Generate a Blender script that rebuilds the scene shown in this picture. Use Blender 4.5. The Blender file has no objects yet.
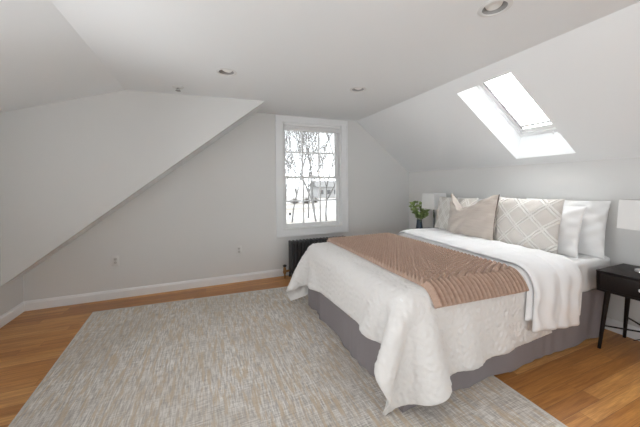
import bpy, bmesh, math, random
import numpy as np
from mathutils import Vector, Matrix
from mathutils.bvhtree import BVHTree

random.seed(7)
rng = np.random.default_rng(7)
PI = math.pi
scene = bpy.context.scene
col = scene.collection

# ------------------------------------------------------------------ room dimensions (metres)
GY = 3.907                      # far gable wall
BY = -1.9                       # wall behind the camera
LX = -1.765                     # left knee / dormer wall
RX = 3.278                      # right (head) wall
H = 2.301                       # flat ceiling
CX, RK = 2.251, 1.495           # right crease x, right knee wall height
CLX = 0.678                     # left crease x of the old roof slope
LK = 0.372                      # left knee wall height
DX, DZL = -0.756, 1.999         # dormer ceiling crease, dormer ceiling height at LX

# ------------------------------------------------------------------ helpers
def link(o, parent=None):
    col.objects.link(o)
    if parent is not None:
        o.parent = parent
    return o

def mesh_obj(name, verts, faces, m=None, parent=None, smooth=False, uvs=None):
    me = bpy.data.meshes.new(name)
    me.from_pydata([tuple(map(float, v)) for v in verts], [], faces)
    me.update()
    if m: me.materials.append(m)
    if smooth:
        me.polygons.foreach_set('use_smooth', [True] * len(me.polygons))
    if uvs is not None:
        uvl = me.uv_layers.new(name='UVMap')
        vi = np.zeros(len(me.loops), dtype=np.int32)
        me.loops.foreach_get('vertex_index', vi)
        uvl.data.foreach_set('uv', np.asarray(uvs, dtype=np.float32)[vi].ravel())
    return link(bpy.data.objects.new(name, me), parent)

def bm_obj(name, bm, m=None, parent=None, smooth=False, angle=None):
    bmesh.ops.recalc_face_normals(bm, faces=bm.faces)
    me = bpy.data.meshes.new(name)
    bm.to_mesh(me); bm.free()
    if m: me.materials.append(m)
    if smooth:
        me.polygons.foreach_set('use_smooth', [True] * len(me.polygons))
        me.set_sharp_from_angle(angle=math.radians(angle or 40))
    return link(bpy.data.objects.new(name, me), parent)

def add_box(bm, lo, hi, bevel=0.0, seg=2, M=None):
    c = [(a + b) / 2 for a, b in zip(lo, hi)]
    s = [abs(b - a) for a, b in zip(lo, hi)]
    r = bmesh.ops.create_cube(bm, size=1.0)
    vs = r['verts']
    for v in vs:
        v.co = Vector((v.co.x * s[0] + c[0], v.co.y * s[1] + c[1], v.co.z * s[2] + c[2]))
    if bevel > 0:
        es = list({e for v in vs for e in v.link_edges})
        rr = bmesh.ops.bevel(bm, geom=es, offset=bevel, segments=seg, affect='EDGES', profile=0.5)
        vs = list({v for f in rr['faces'] for v in f.verts} | {v for v in vs if v.is_valid})
    if M is not None:
        for v in vs: v.co = M @ v.co
    return vs

def box(name, lo, hi, m, parent=None, bevel=0.0, seg=2):
    bm = bmesh.new(); add_box(bm, lo, hi, bevel, seg)
    return bm_obj(name, bm, m, parent, smooth=bevel > 0)

def add_tube(bm, pts, rad, n=10, caps=True):
    pts = [Vector(p) for p in pts]
    if not hasattr(rad, '__len__'): rad = [rad] * len(pts)
    rings = []
    up = Vector((0.0, 0.0, 1.0))
    d0 = (pts[1] - pts[0]).normalized()
    if abs(d0.dot(up)) > 0.95: up = Vector((1, 0, 0))
    a = d0.cross(up).normalized()
    for i, p in enumerate(pts):
        d = (pts[min(i + 1, len(pts) - 1)] - pts[max(i - 1, 0)]).normalized()
        a = (a - d * a.dot(d)).normalized()
        b = d.cross(a)
        rings.append([bm.verts.new(p + (a * math.cos(2 * PI * k / n) + b * math.sin(2 * PI * k / n)) * rad[i]) for k in range(n)])
    for r0, r1 in zip(rings, rings[1:]):
        for k in range(n):
            bm.faces.new((r0[k], r0[(k + 1) % n], r1[(k + 1) % n], r1[k]))
    if caps:
        bm.faces.new(rings[0][::-1]); bm.faces.new(rings[-1])

def tube(name, pts, rad, m, parent=None, n=10):
    bm = bmesh.new(); add_tube(bm, pts, rad, n)
    return bm_obj(name, bm, m, parent, smooth=True, angle=50)

def add_lathe(bm, prof, n=32, c=(0, 0, 0), close=False):
    rings = []
    for r, z in prof:
        if r < 1e-5:
            rings.append([bm.verts.new((c[0], c[1], c[2] + z))])
        else:
            rings.append([bm.verts.new((c[0] + r * math.cos(2 * PI * k / n), c[1] + r * math.sin(2 * PI * k / n), c[2] + z)) for k in range(n)])
    pairs = list(zip(rings, rings[1:]))
    if close: pairs.append((rings[-1], rings[0]))
    for a, b in pairs:
        for k in range(n):
            k2 = (k + 1) % n
            if len(a) == 1 and len(b) == 1: continue
            if len(a) == 1: bm.faces.new((a[0], b[k2], b[k]))
            elif len(b) == 1: bm.faces.new((a[k], a[k2], b[0]))
            else: bm.faces.new((a[k], a[k2], b[k2], b[k]))

def lathe(name, prof, m, parent=None, n=32, c=(0, 0, 0), close=False, angle=35):
    bm = bmesh.new(); add_lathe(bm, prof, n, c, close)
    return bm_obj(name, bm, m, parent, smooth=True, angle=angle)

def add_prism(bm, poly, ext):
    """poly: list of 3D points, ext: extrusion vector"""
    ext = Vector(ext)
    a = [bm.verts.new(p) for p in poly]
    b = [bm.verts.new(Vector(p) + ext) for p in poly]
    bm.faces.new(a); bm.faces.new(b[::-1])
    n = len(a)
    for i in range(n):
        bm.faces.new((a[i], b[i], b[(i + 1) % n], a[(i + 1) % n]))

def add_hexa(bm, q0, q1):
    """solid between two quads given corner by corner"""
    a = [bm.verts.new(p) for p in q0]; b = [bm.verts.new(p) for p in q1]
    bm.faces.new(a); bm.faces.new(b[::-1])
    for i in range(4):
        bm.faces.new((a[i], b[i], b[(i + 1) % 4], a[(i + 1) % 4]))

def empty(name, loc, label, cat, group=None, rz=0.0):
    o = bpy.data.objects.new(name, None)
    o.empty_display_size = 0.1
    link(o); o.location = loc; o.rotation_euler = (0, 0, rz)
    tag(o, label, cat, group)
    return o

def tag(o, label, cat, group=None, kind=None):
    if label: o['label'] = label
    if cat: o['category'] = cat
    if group: o['group'] = group
    if kind: o['kind'] = kind
    return o

def struct(o, label=None):
    o['kind'] = 'structure'
    if label: o['label'] = label
    return o

# ------------------------------------------------------------------ materials
def new_mat(name):
    m = bpy.data.materials.new(name); m.use_nodes = True
    nt = m.node_tree
    return m, nt, nt.nodes['Principled BSDF'], nt.nodes['Material Output']

def simple(name, rgb, rough=0.6, metal=0.0, spec=None, bump=0.0, bscale=200.0, sheen=0.0, var=0.0, vscale=3.0):
    m, nt, b, out = new_mat(name)
    b.inputs['Base Color'].default_value = (*rgb, 1)
    b.inputs['Roughness'].default_value = rough
    b.inputs['Metallic'].default_value = metal
    if spec is not None: b.inputs['Specular IOR Level'].default_value = spec
    if sheen: b.inputs['Sheen Weight'].default_value = sheen
    tc = nt.nodes.new('ShaderNodeTexCoord')
    if bump:
        n = nt.nodes.new('ShaderNodeTexNoise'); n.inputs['Scale'].default_value = bscale; n.inputs['Detail'].default_value = 4
        nt.links.new(tc.outputs['Object'], n.inputs['Vector'])
        bp = nt.nodes.new('ShaderNodeBump'); bp.inputs['Strength'].default_value = bump; bp.inputs['Distance'].default_value = 0.004
        nt.links.new(n.outputs['Fac'], bp.inputs['Height']); nt.links.new(bp.outputs['Normal'], b.inputs['Normal'])
    if var:
        n = nt.nodes.new('ShaderNodeTexNoise'); n.inputs['Scale'].default_value = vscale; n.inputs['Detail'].default_value = 5
        nt.links.new(tc.outputs['Object'], n.inputs['Vector'])
        r = nt.nodes.new('ShaderNodeValToRGB')
        r.color_ramp.elements[0].position = 0.3; r.color_ramp.elements[1].position = 0.7
        r.color_ramp.elements[0].color = (*[max(0, c * (1 - var)) for c in rgb], 1)
        r.color_ramp.elements[1].color = (*[min(1, c * (1 + var)) for c in rgb], 1)
        nt.links.new(n.outputs['Fac'], r.inputs['Fac']); nt.links.new(r.outputs['Color'], b.inputs['Base Color'])
    return m

class NB:
    """small node-graph builder"""
    def __init__(s, nt): s.nt = nt
    def node(s, t, **kw):
        n = s.nt.nodes.new(t)
        for k, v in kw.items(): setattr(n, k, v)
        return n
    def put(s, sock, v):
        if hasattr(v, 'is_output') or isinstance(v, bpy.types.NodeSocket): s.nt.links.new(v, sock)
        else: sock.default_value = v
    def math(s, op, a, b=0.0, c=None, clamp=False):
        n = s.node('ShaderNodeMath', operation=op, use_clamp=clamp)
        s.put(n.inputs[0], a); s.put(n.inputs[1], b)
        if c is not None: s.put(n.inputs[2], c)
        return n.outputs[0]
    def mix(s, f, a, b, blend='MIX'):
        n = s.node('ShaderNodeMix', data_type='RGBA', blend_type=blend)
        s.put(n.inputs[0], f)
        for sock, v in ((n.inputs[6], a), (n.inputs[7], b)):
            if isinstance(v, tuple): v = (*v[:3], 1)
            s.put(sock, v)
        return n.outputs[2]
    def noise(s, vec, scale, detail=4, rough=0.5, dist=0.0):
        n = s.node('ShaderNodeTexNoise')
        s.put(n.inputs['Vector'], vec); n.inputs['Scale'].default_value = scale
        n.inputs['Detail'].default_value = detail; n.inputs['Roughness'].default_value = rough
        n.inputs['Distortion'].default_value = dist
        return n.outputs['Fac']
    def mapping(s, vec, scale=(1, 1, 1), rot=(0, 0, 0), loc=(0, 0, 0)):
        n = s.node('ShaderNodeMapping'); s.put(n.inputs[0], vec)
        n.inputs['Scale'].default_value = scale; n.inputs['Rotation'].default_value = rot; n.inputs['Location'].default_value = loc
        return n.outputs[0]
    def ramp(s, f, stops, interp='LINEAR'):
        n = s.node('ShaderNodeValToRGB'); s.put(n.inputs[0], f)
        cr = n.color_ramp; cr.interpolation = interp
        while len(cr.elements) < len(stops): cr.elements.new(0.5)
        for e, (p, c) in zip(cr.elements, stops):
            e.position = p; e.color = (*c, 1) if isinstance(c, tuple) else (c, c, c, 1)
        return n.outputs[0]
    def bump(s, h, strength, dist, normal=None):
        n = s.node('ShaderNodeBump'); n.inputs['Strength'].default_value = strength
        n.inputs['Distance'].default_value = dist
        s.put(n.inputs['Height'], h)
        if normal is not None: s.put(n.inputs['Normal'], normal)
        return n.outputs[0]
    def combine(s, x, y, z=0.0):
        n = s.node('ShaderNodeCombineXYZ'); s.put(n.inputs[0], x); s.put(n.inputs[1], y); s.put(n.inputs[2], z)
        return n.outputs[0]

wall_m = simple('wall_paint', (0.705, 0.705, 0.695), 0.75, bump=0.12, bscale=160)
ceil_m = simple('ceiling_paint', (0.86, 0.88, 0.89), 0.8, bump=0.10, bscale=140)
trim_m = simple('trim_paint', (0.83, 0.84, 0.85), 0.35)
sash_m = simple('sash_paint', (0.80, 0.81, 0.81), 0.4)
vinyl_m = simple('white_vinyl', (0.85, 0.85, 0.85), 0.35)
plate_m = simple('outlet_plastic', (0.74, 0.74, 0.73), 0.4)
dark_m = simple('dark_slot', (0.03, 0.03, 0.03), 0.6)
iron_m = simple('radiator_iron', (0.045, 0.047, 0.052), 0.42, metal=0.2, spec=0.6)
brass_m = simple('brass', (0.42, 0.24, 0.11), 0.35, metal=1.0)
chrome_m = simple('chrome', (0.72, 0.72, 0.72), 0.18, metal=1.0)
espresso_m = simple('espresso_wood', (0.012, 0.008, 0.007), 0.45, spec=0.25, var=0.3, vscale=6)
sheet_m = simple('white_sheet', (0.86, 0.86, 0.86), 0.85, bump=0.15, bscale=30)
skirt_m = simple('grey_skirt', (0.275, 0.25, 0.26), 0.9, bump=0.2, bscale=350)
duvet_m = simple('white_duvet', (0.87, 0.87, 0.88), 0.85, bump=0.25, bscale=26)
beige_under_m = simple('duvet_edge', (0.70, 0.62, 0.54), 0.85)
pillow_w_m = simple('white_pillowcase', (0.84, 0.84, 0.84), 0.85, bump=0.3, bscale=18)
shade_m = simple('lamp_shade_linen', (0.80, 0.80, 0.79), 0.8, bump=0.1, bscale=500)
vase_m = simple('navy_ceramic', (0.012, 0.03, 0.06), 0.3, spec=0.6)
stem_m = simple('green_stem', (0.10, 0.16, 0.05), 0.6)
leaf_m = simple('eucalyptus_leaf', (0.24, 0.32, 0.12), 0.55, var=0.45, vscale=22)
ring_m = simple('downlight_trim', (0.62, 0.61, 0.60), 0.4)
baffle_m = simple('downlight_baffle', (0.30, 0.29, 0.28), 0.45)
rail_m = simple('blind_rail_grey', (0.36, 0.36, 0.36), 0.45)
piping_m = simple('brown_piping', (0.10, 0.075, 0.06), 0.7)

def lens_mat():
    m, nt, b, out = new_mat('downlight_lens')
    b.inputs['Base Color'].default_value = (0.72, 0.72, 0.70, 1)
    b.inputs['Roughness'].default_value = 0.35
    b.inputs['Emission Color'].default_value = (1, 0.97, 0.92, 1)
    b.inputs['Emission Strength'].default_value = 0.12
    return m
lens_m = lens_mat()

def glass_mat():
    m, nt, b, out = new_mat('window_glass')
    nt.nodes.remove(b); g = NB(nt)
    t = g.node('ShaderNodeBsdfTransparent'); t.inputs[0].default_value = (0.97, 0.98, 0.98, 1)
    gl = g.node('ShaderNodeBsdfGlossy'); gl.inputs['Roughness'].default_value = 0.02
    fr = g.node('ShaderNodeFresnel'); fr.inputs[0].default_value = 1.45
    mx = g.node('ShaderNodeMixShader')
    nt.links.new(fr.outputs[0], mx.inputs[0]); nt.links.new(t.outputs[0], mx.inputs[1]); nt.links.new(gl.outputs[0], mx.inputs[2])
    nt.links.new(mx.outputs[0], out.inputs[0])
    return m
glass_m = glass_mat()

def blind_mat():
    m, nt, b, out = new_mat('pleated_blind_fabric')
    nt.nodes.remove(b); g = NB(nt)
    d = g.node('ShaderNodeBsdfDiffuse'); d.inputs[0].default_value = (0.88, 0.88, 0.88, 1)
    t = g.node('ShaderNodeBsdfTranslucent'); t.inputs[0].default_value = (0.92, 0.92, 0.92, 1)
    mx = g.node('ShaderNodeMixShader'); mx.inputs[0].default_value = 0.6
    nt.links.new(d.outputs[0], mx.inputs[1]); nt.links.new(t.outputs[0], mx.inputs[2]); nt.links.new(mx.outputs[0], out.inputs[0])
    return m
blind_m = blind_mat()

def floor_mat():
    m, nt, b, out = new_mat('oak_strip_floor'); g = NB(nt)
    tc = g.node('ShaderNodeTexCoord').outputs['Object']
    sp = g.node('ShaderNodeSeparateXYZ'); nt.links.new(tc, sp.inputs[0])
    x, y = sp.outputs[0], sp.outputs[1]
    W = 0.083; L = 1.35
    row = g.math('FLOOR', g.math('DIVIDE', y, W))
    wn = g.node('ShaderNodeTexWhiteNoise', noise_dimensions='1D'); nt.links.new(row, wn.inputs['W'])
    xo = g.math('ADD', x, g.math('MULTIPLY', wn.outputs['Value'], 5.0))
    cell = g.math('FLOOR', g.math('DIVIDE', xo, L))
    wn2 = g.node('ShaderNodeTexWhiteNoise', noise_dimensions='2D'); nt.links.new(g.combine(row, cell), wn2.inputs['Vector'])
    tone = wn2.outputs['Value']
    gv = g.combine(g.math('MULTIPLY', g.math('ADD', x, g.math('MULTIPLY', tone, 31.0)), 1.6), g.math('MULTIPLY', y, 26.0), tone)
    grain = g.noise(gv, 1.6, 8, 0.62, 0.6)
    fine = g.noise(g.combine(g.math('MULTIPLY', x, 9.0), g.math('MULTIPLY', y, 240.0), tone), 1.0, 3, 0.5)
    base = g.ramp(tone, [(0.0, (0.46, 0.195, 0.048)), (0.35, (0.56, 0.255, 0.068)), (0.7, (0.64, 0.31, 0.09)), (1.0, (0.72, 0.38, 0.13))])
    c = g.mix(g.ramp(grain, [(0.35, 0.0), (0.62, 1.0)]), g.mix(1.0, base, (0.66, 0.58, 0.52), 'MULTIPLY'), base)
    c = g.mix(g.math('MULTIPLY', g.ramp(fine, [(0.42, 1.0), (0.55, 0.0)]), 0.25), c, (0.20, 0.085, 0.025))
    fy = g.math('FRACT', g.math('DIVIDE', y, W)); fx = g.math('FRACT', g.math('DIVIDE', xo, L))
    gy = g.math('MINIMUM', fy, g.math('SUBTRACT', 1.0, fy)); gx = g.math('MULTIPLY', g.math('MINIMUM', fx, g.math('SUBTRACT', 1.0, fx)), L / W)
    gap = g.math('LESS_THAN', g.math('MINIMUM', gy, gx), 0.014)
    c = g.mix(g.math('MULTIPLY', gap, 0.6), c, (0.10, 0.045, 0.018))
    nt.links.new(c, b.inputs['Base Color'])
    b.inputs['Roughness'].default_value = 0.33
    b.inputs['Specular IOR Level'].default_value = 0.45
    nt.links.new(g.bump(g.math('SUBTRACT', g.math('MULTIPLY', grain, 0.15), gap), 0.25, 0.001), b.inputs['Normal'])
    return m
floor_m = floor_mat()

def rug_mat():
    m, nt, b, out = new_mat('woven_rug'); g = NB(nt)
    tc = g.node('ShaderNodeTexCoord').outputs['Object']
    wv = g.noise(tc, 9.0, 2, 0.5)
    sy = g.noise(g.mapping(tc, (105, 10.0, 1)), 1.0, 3, 0.65)                # streaks running along Y
    sx = g.noise(g.mapping(tc, (11.0, 130, 1), loc=(3, 9, 0)), 1.0, 2, 0.6)   # finer cross threads along X
    share = g.ramp(g.noise(tc, 1.1, 2, 0.5), [(0.40, 0.28), (0.65, 0.52)])
    st = g.mix(share, sy, sx)
    gd = g.noise(g.mapping(tc, (34, 4.2, 1), loc=(7, 0, 0)), 1.0, 5, 0.7)
    patch = g.noise(g.mapping(tc, (1, 1, 1), loc=(2, 0, 0)), 1.5, 4, 0.6)
    c = g.ramp(st, [(0.34, (0.37, 0.345, 0.33)), (0.45, (0.54, 0.505, 0.47)), (0.51, (0.70, 0.665, 0.62)), (0.60, (0.86, 0.835, 0.80))])
    c = g.mix(g.math('MULTIPLY', g.ramp(gd, [(0.50, 0.0), (0.58, 1.0)]), 0.75), c, (0.60, 0.475, 0.33))
    c = g.mix(g.math('MULTIPLY', g.ramp(g.noise(g.mapping(tc, (50, 6, 1), loc=(2, 2, 0)), 1.0, 4, 0.65), [(0.56, 0.0), (0.64, 1.0)]), 0.6), c, (0.47, 0.44, 0.43))
    c = g.mix(g.math('MULTIPLY', g.ramp(patch, [(0.4, 1.0), (0.62, 0.0)]), 0.30), c, (0.46, 0.40, 0.33))
    # pale selvedge line round the edge
    nt.links.new(c, b.inputs['Base Color'])
    b.inputs['Roughness'].default_value = 0.95; b.inputs['Specular IOR Level'].default_value = 0.1
    fib = g.noise(g.mapping(tc, (160, 90, 1)), 1.0, 2, 0.5)
    nt.links.new(g.bump(g.math('ADD', g.math('MULTIPLY', st, 0.8), fib), 0.55, 0.004), b.inputs['Normal'])
    return m
rug_m = rug_mat()
rug_edge_m = simple('rug_binding', (0.60, 0.57, 0.53), 0.95)

def quilt_mat():
    m, nt, b, out = new_mat('matelasse_quilt'); g = NB(nt)
    uv = g.node('ShaderNodeTexCoord').outputs['UV']
    v = g.node('ShaderNodeTexVoronoi', feature='SMOOTH_F1'); v.inputs['Scale'].default_value = 24.0; v.inputs['Randomness'].default_value = 0.7
    v.inputs['Smoothness'].default_value = 0.25
    d = g.noise(uv, 9, 3, 0.6)
    vec = g.node('ShaderNodeVectorMath', operation='ADD'); nt.links.new(uv, vec.inputs[0])
    nt.links.new(g.combine(g.math('MULTIPLY', d, 0.05), g.math('MULTIPLY', d, -0.05)), vec.inputs[1])
    nt.links.new(vec.outputs[0], v.inputs['Vector'])
    h = g.math('SUBTRACT', 1.0, g.math('MULTIPLY', v.outputs['Distance'], 1.3))
    nt.links.new(g.bump(g.math('ADD', h, g.math('MULTIPLY', g.noise(uv, 140, 3), 0.35)), 0.55, 0.010), b.inputs['Normal'])
    b.inputs['Base Color'].default_value = (0.80, 0.785, 0.77, 1)
    b.inputs['Roughness'].default_value = 0.9; b.inputs['Specular IOR Level'].default_value = 0.15
    return m
quilt_m = quilt_mat()

def throw_mat():
    m, nt, b, out = new_mat('terracotta_chunky_knit'); g = NB(nt)
    uv = g.node('ShaderNodeTexCoord').outputs['UV']
    c = g.mix(g.noise(uv, 60, 4, 0.6), (0.33, 0.215, 0.16), (0.58, 0.42, 0.335))
    nt.links.new(c, b.inputs['Base Color'])
    b.inputs['Roughness'].default_value = 0.95; b.inputs['Specular IOR Level'].default_value = 0.1
    b.inputs['Sheen Weight'].default_value = 0.25
    nt.links.new(g.bump(g.noise(g.mapping(uv, (260, 90, 1)), 1.0, 3, 0.6), 0.6, 0.003), b.inputs['Normal'])
    return m
throw_m = throw_mat()

def lattice_mat(name, ground, line, nu, nv, width=0.085, double=True):
    """tufted trellis: raised pale double lines crossing in diamonds"""
    m, nt, b, out = new_mat(name); g = NB(nt)
    uv = g.node('ShaderNodeTexCoord').outputs['UV']
    sp = g.node('ShaderNodeSeparateXYZ'); nt.links.new(uv, sp.inputs[0])
    u = g.math('MULTIPLY', sp.outputs[0], nu); v = g.math('MULTIPLY', sp.outputs[1], nv)
    w = g.math('MULTIPLY', g.noise(uv, 5, 2), 0.10)
    def band(t):
        t = g.math('ADD', t, w)
        d = g.math('ABSOLUTE', g.math('SUBTRACT', g.math('FRACT', t), 0.5))
        if double:
            d = g.math('ABSOLUTE', g.math('SUBTRACT', d, width))
        return g.ramp(d, [(width * 0.45, 1.0), (width * 0.85, 0.0)])
    lat = g.math('MAXIMUM', band(g.math('ADD', u, v)), band(g.math('SUBTRACT', u, v)))
    weave = g.noise(g.mapping(uv, (170, 170, 1)), 1.0, 2)
    c = g.mix(lat, g.mix(weave, tuple(x * 0.88 for x in ground), ground), line)
    nt.links.new(c, b.inputs['Base Color'])
    b.inputs['Roughness'].default_value = 0.95; b.inputs['Specular IOR Level'].default_value = 0.1
    hh = g.math('ADD', g.math('MULTIPLY', lat, g.math('ADD', 0.8, g.math('MULTIPLY', weave, 0.5))), g.math('MULTIPLY', weave, 0.25))
    nt.links.new(g.bump(hh, 0.8, 0.008), b.inputs['Normal'])
    return m
lattice_m = lattice_mat('trellis_tufted_cotton', (0.71, 0.67, 0.63), (0.86, 0.84, 0.80), 2.7, 2.3, 0.075)
lattice2_m = lattice_mat('oval_tufted_cotton', (0.73, 0.70, 0.65), (0.84, 0.82, 0.78), 4.2, 2.6, 0.10)

def linen_mat():
    m, nt, b, out = new_mat('taupe_velvet'); g = NB(nt)
    uv = g.node('ShaderNodeTexCoord').outputs['UV']
    c = g.mix(g.noise(g.mapping(uv, (4, 26, 1)), 1.0, 3, 0.6), (0.42, 0.365, 0.32), (0.54, 0.48, 0.43))
    nt.links.new(c, b.inputs['Base Color'])
    b.inputs['Roughness'].default_value = 0.8; b.inputs['Sheen Weight'].default_value = 0.3
    nt.links.new(g.bump(g.noise(g.mapping(uv, (3, 26, 1)), 1.0, 3, 0.5), 0.5, 0.008), b.inputs['Normal'])
    return m
linen_m = linen_mat()

def snow_mat():
    m, nt, b, out = new_mat('snowy_lawn'); g = NB(nt)
    tc = g.node('ShaderNodeTexCoord').outputs['Object']
    a = g.noise(g.mapping(tc, (0.035, 0.12, 1), rot=(0, 0, -0.35)), 1.0, 5, 0.6, 0.4)
    c = g.ramp(a, [(0.42, (0.42, 0.425, 0.435)), (0.50, (0.34, 0.33, 0.31)), (0.60, (0.25, 0.225, 0.195))])
    nt.links.new(c, b.inputs['Base Color']); b.inputs['Roughness'].default_value = 0.9
    return m
snow_m = snow_mat()
road_m = simple('pale_drive', (0.40, 0.40, 0.41), 0.8, var=0.12, vscale=0.7)
bark_m = simple('grey_bark', (0.15, 0.148, 0.145), 0.9, var=0.3, vscale=3)
bush_m = simple('bare_shrub_twigs', (0.17, 0.155, 0.14), 0.9, var=0.3, vscale=5)
siding_m = simple('house_siding', (0.34, 0.34, 0.34), 0.8)
roof_m = simple('house_roof', (0.19, 0.19, 0.19), 0.9)
housewin_m = simple('house_window', (0.09, 0.09, 0.095), 0.2)

# ------------------------------------------------------------------ the room
# floor
f = struct(box('floor', (LX - 0.15, BY - 0.1, -0.12), (RX + 0.15, GY + 0.12, 0.0), floor_m), 'honey oak strip floor running across the room')

# flat ceiling with four holes for the recessed fittings
LIGHTS = [(1.545, 1.098), (0.19, 2.606), (1.514, 2.588)]
def cheek_y(x):      # the dormer cheek runs slightly out of square
    return 3.341 + (0.678 - x) * (3.470 - 3.341) / (0.678 + 0.756)
bm = bmesh.new()
outer = [(DX, BY - 0.1), (CX, BY - 0.1), (CX, GY + 0.12), (CLX, GY + 0.12), (CLX, cheek_y(CLX)), (DX, cheek_y(DX))]
ov = [bm.verts.new((x, y, H)) for x, y in outer]
edges = [bm.edges.new((ov[i], ov[(i + 1) % len(ov)])) for i in range(len(ov))]
rings = []
for cx, cy in LIGHTS:
    rv = [bm.verts.new((cx + 0.066 * math.cos(2 * PI * k / 40), cy + 0.066 * math.sin(2 * PI * k / 40), H)) for k in range(40)]
    rings.append(rv)
    edges += [bm.edges.new((rv[i], rv[(i + 1) % 40])) for i in range(40)]
bmesh.ops.triangle_fill(bm, edges=edges, use_beauty=True)
for e in [fc for fc in bm.faces if any((fc.calc_center_median().xy - Vector(c)).length < 0.064 for c in LIGHTS)]:
    bm.faces.remove(e)
r = bmesh.ops.extrude_face_region(bm, geom=list(bm.faces))
for v in r['geom']:
    if isinstance(v, bmesh.types.BMVert): v.co.z += 0.16
ceiling = struct(bm_obj('ceiling', bm, ceil_m), 'flat white ceiling')

# dormer ceiling (gentle fall to the left)
bm = bmesh.new()
add_prism(bm, [(DX, BY - 0.1, H), (DX, BY - 0.1, H + 0.16), (LX - 0.16, BY - 0.1, DZL + 0.16 - 0.03), (LX - 0.16, BY - 0.1, DZL - 0.045)], (0, 5.7, 0))
struct(bm_obj('ceiling', bm, ceil_m), 'gently sloped dormer ceiling on the left')

# right roof slope with the skylight shaft
sl = (RK - H) / (RX - CX)
nrm = Vector((-sl, 0, 1)).normalized()
def on_slope(x, y, off=0.0): return Vector((x, y, H + sl * (x - CX))) + nrm * off
inner = [(2.372, 2.090), (2.364, 1.549), (3.185, 1.494), (3.195, 2.036)]
back = [Vector((2.50, 2.043, 2.362)), Vector((2.50, 1.525, 2.362)), Vector((3.219, 1.478, 1.796)), Vector((3.219, 2.001, 1.796))]
oc = [(CX, GY + 0.12), (CX, BY - 0.1), (RX + 0.2, BY - 0.1), (RX + 0.2, GY + 0.12)]
bm = bmesh.new()
i0 = [bm.verts.new(on_slope(*p)) for p in inner]
o0 = [bm.verts.new(on_slope(*p)) for p in oc]
i1 = [bm.verts.new(p) for p in back]
o1 = [bm.verts.new(on_slope(x, y, 0.2)) for x, y in oc]
for k in range(4):
    j = (k + 1) % 4
    bm.faces.new((o0[k], o0[j], i0[j], i0[k])); bm.faces.new((i0[k], i0[j], i1[j], i1[k]))
    bm.faces.new((i1[k], i1[j], o1[j], o1[k])); bm.faces.new((o1[k], o1[j], o0[j], o0[k]))
struct(bm_obj('ceiling', bm, ceil_m), 'right roof slope cut by the skylight shaft')

# old left roof slope, left between dormer cheek and gable
sll = (H - LK) / (CLX - LX)
def left_z(x): return H + sll * (x - CLX)
bm = bmesh.new()
xa, xb = CLX, LX - 0.15
add_hexa(bm, [(xa, cheek_y(xa) + 0.1, left_z(xa)), (xa, GY + 0.12, left_z(xa)), (xb, GY + 0.12, left_z(xb)), (xb, cheek_y(xb) + 0.1, left_z(xb))],
         [(xa, cheek_y(xa) + 0.1, left_z(xa) + 0.16), (xa, GY + 0.12, left_z(xa) + 0.16), (xb, GY + 0.12, left_z(xb) + 0.16), (xb, cheek_y(xb) + 0.1, left_z(xb) + 0.16)])
struct(bm_obj('ceiling', bm, ceil_m), 'strip of steep roof slope beside the far wall')

# dormer cheek wall
bm = bmesh.new()
poly = [(CLX, H), (DX, H + 0.002), (LX, DZL), (LX, LK)]
add_hexa(bm, [(x, cheek_y(x), z) for x, z in poly], [(x, cheek_y(x) + 0.1, z) for x, z in poly])
struct(bm_obj('wall_dormer', bm, wall_m), 'hanging dormer cheek wall with a diagonal lower edge')

# far gable wall with window opening
WX0, WX1, WZ0, WZ1 = 1.035, 1.970, 0.650, 2.200
def strip(bm, x0, x1, z0, z1, y0, th):
    add_box(bm, (x0, y0, z0), (x1, y0 + th, z1))
bm = bmesh.new()
TH = 0.14
def gz(x):
    if x <= CLX: return left_z(x)
    if x <= CX: return H
    return H + sl * (x - CX)
for poly in ([(LX, 0), (WX0, 0), (WX0, H), (CLX, H), (LX, LK)],
             [(WX1, 0), (RX, 0), (RX, RK), (CX, H), (WX1, H)],
             [(WX0, 0), (WX1, 0), (WX1, WZ0), (WX0, WZ0)],
             [(WX0, WZ1), (WX1, WZ1), (WX1, H), (WX0, H)]):
    add_prism(bm, [(x, GY, z) for x, z in poly], (0, TH, 0))
struct(bm_obj('wall_far', bm, wall_m), 'pale far gable wall with the window')

# right knee wall
struct(box('wall_right', (RX, BY - 0.1, 0), (RX + 0.14, GY + 0.12, RK), wall_m), 'low pale wall behind the bed head')
# left: knee wall beyond the cheek, dormer wall (two openings added for light, out of frame) nearer
bm = bmesh.new()
cyl = cheek_y(LX)
add_box(bm, (LX - 0.14, cyl, 0), (LX, GY + 0.12, LK))
dw = [(-1.2, 0.2), (0.9, 2.3)]
ys = [BY - 0.1] + [a for w in dw for a in w] + [cyl]
for k in range(0, len(ys), 2):
    add_box(bm, (LX - 0.14, ys[k], 0), (LX, ys[k + 1], DZL - 0.01))
for a, b_ in dw:
    add_box(bm, (LX - 0.14, a, 0), (LX, b_, 0.85)); add_box(bm, (LX - 0.14, a, 1.8), (LX, b_, DZL - 0.01))
struct(bm_obj('wall_left', bm, wall_m), 'low knee wall at the left')
# wall behind the camera with a wide opening added for light
bm = bmesh.new()
bw = (-0.6, 2.0, 0.75, 2.0)
add_prism(bm, [(LX, BY - 0.14, 0), (bw[0], BY - 0.14, 0), (bw[0], BY - 0.14, H), (DX, BY - 0.14, H), (LX, BY - 0.14, DZL)], (0, 0.14, 0))
add_prism(bm, [(bw[1], BY - 0.14, 0), (RX, BY - 0.14, 0), (RX, BY - 0.14, RK), (CX, BY - 0.14, H), (bw[1], BY - 0.14, H)], (0, 0.14, 0))
add_box(bm, (bw[0], BY - 0.14, 0), (bw[1], BY, bw[2])); add_box(bm, (bw[0], BY - 0.14, bw[3]), (bw[1], BY, H))
struct(bm_obj('wall_near', bm, wall_m), 'wall behind the viewer')

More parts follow.
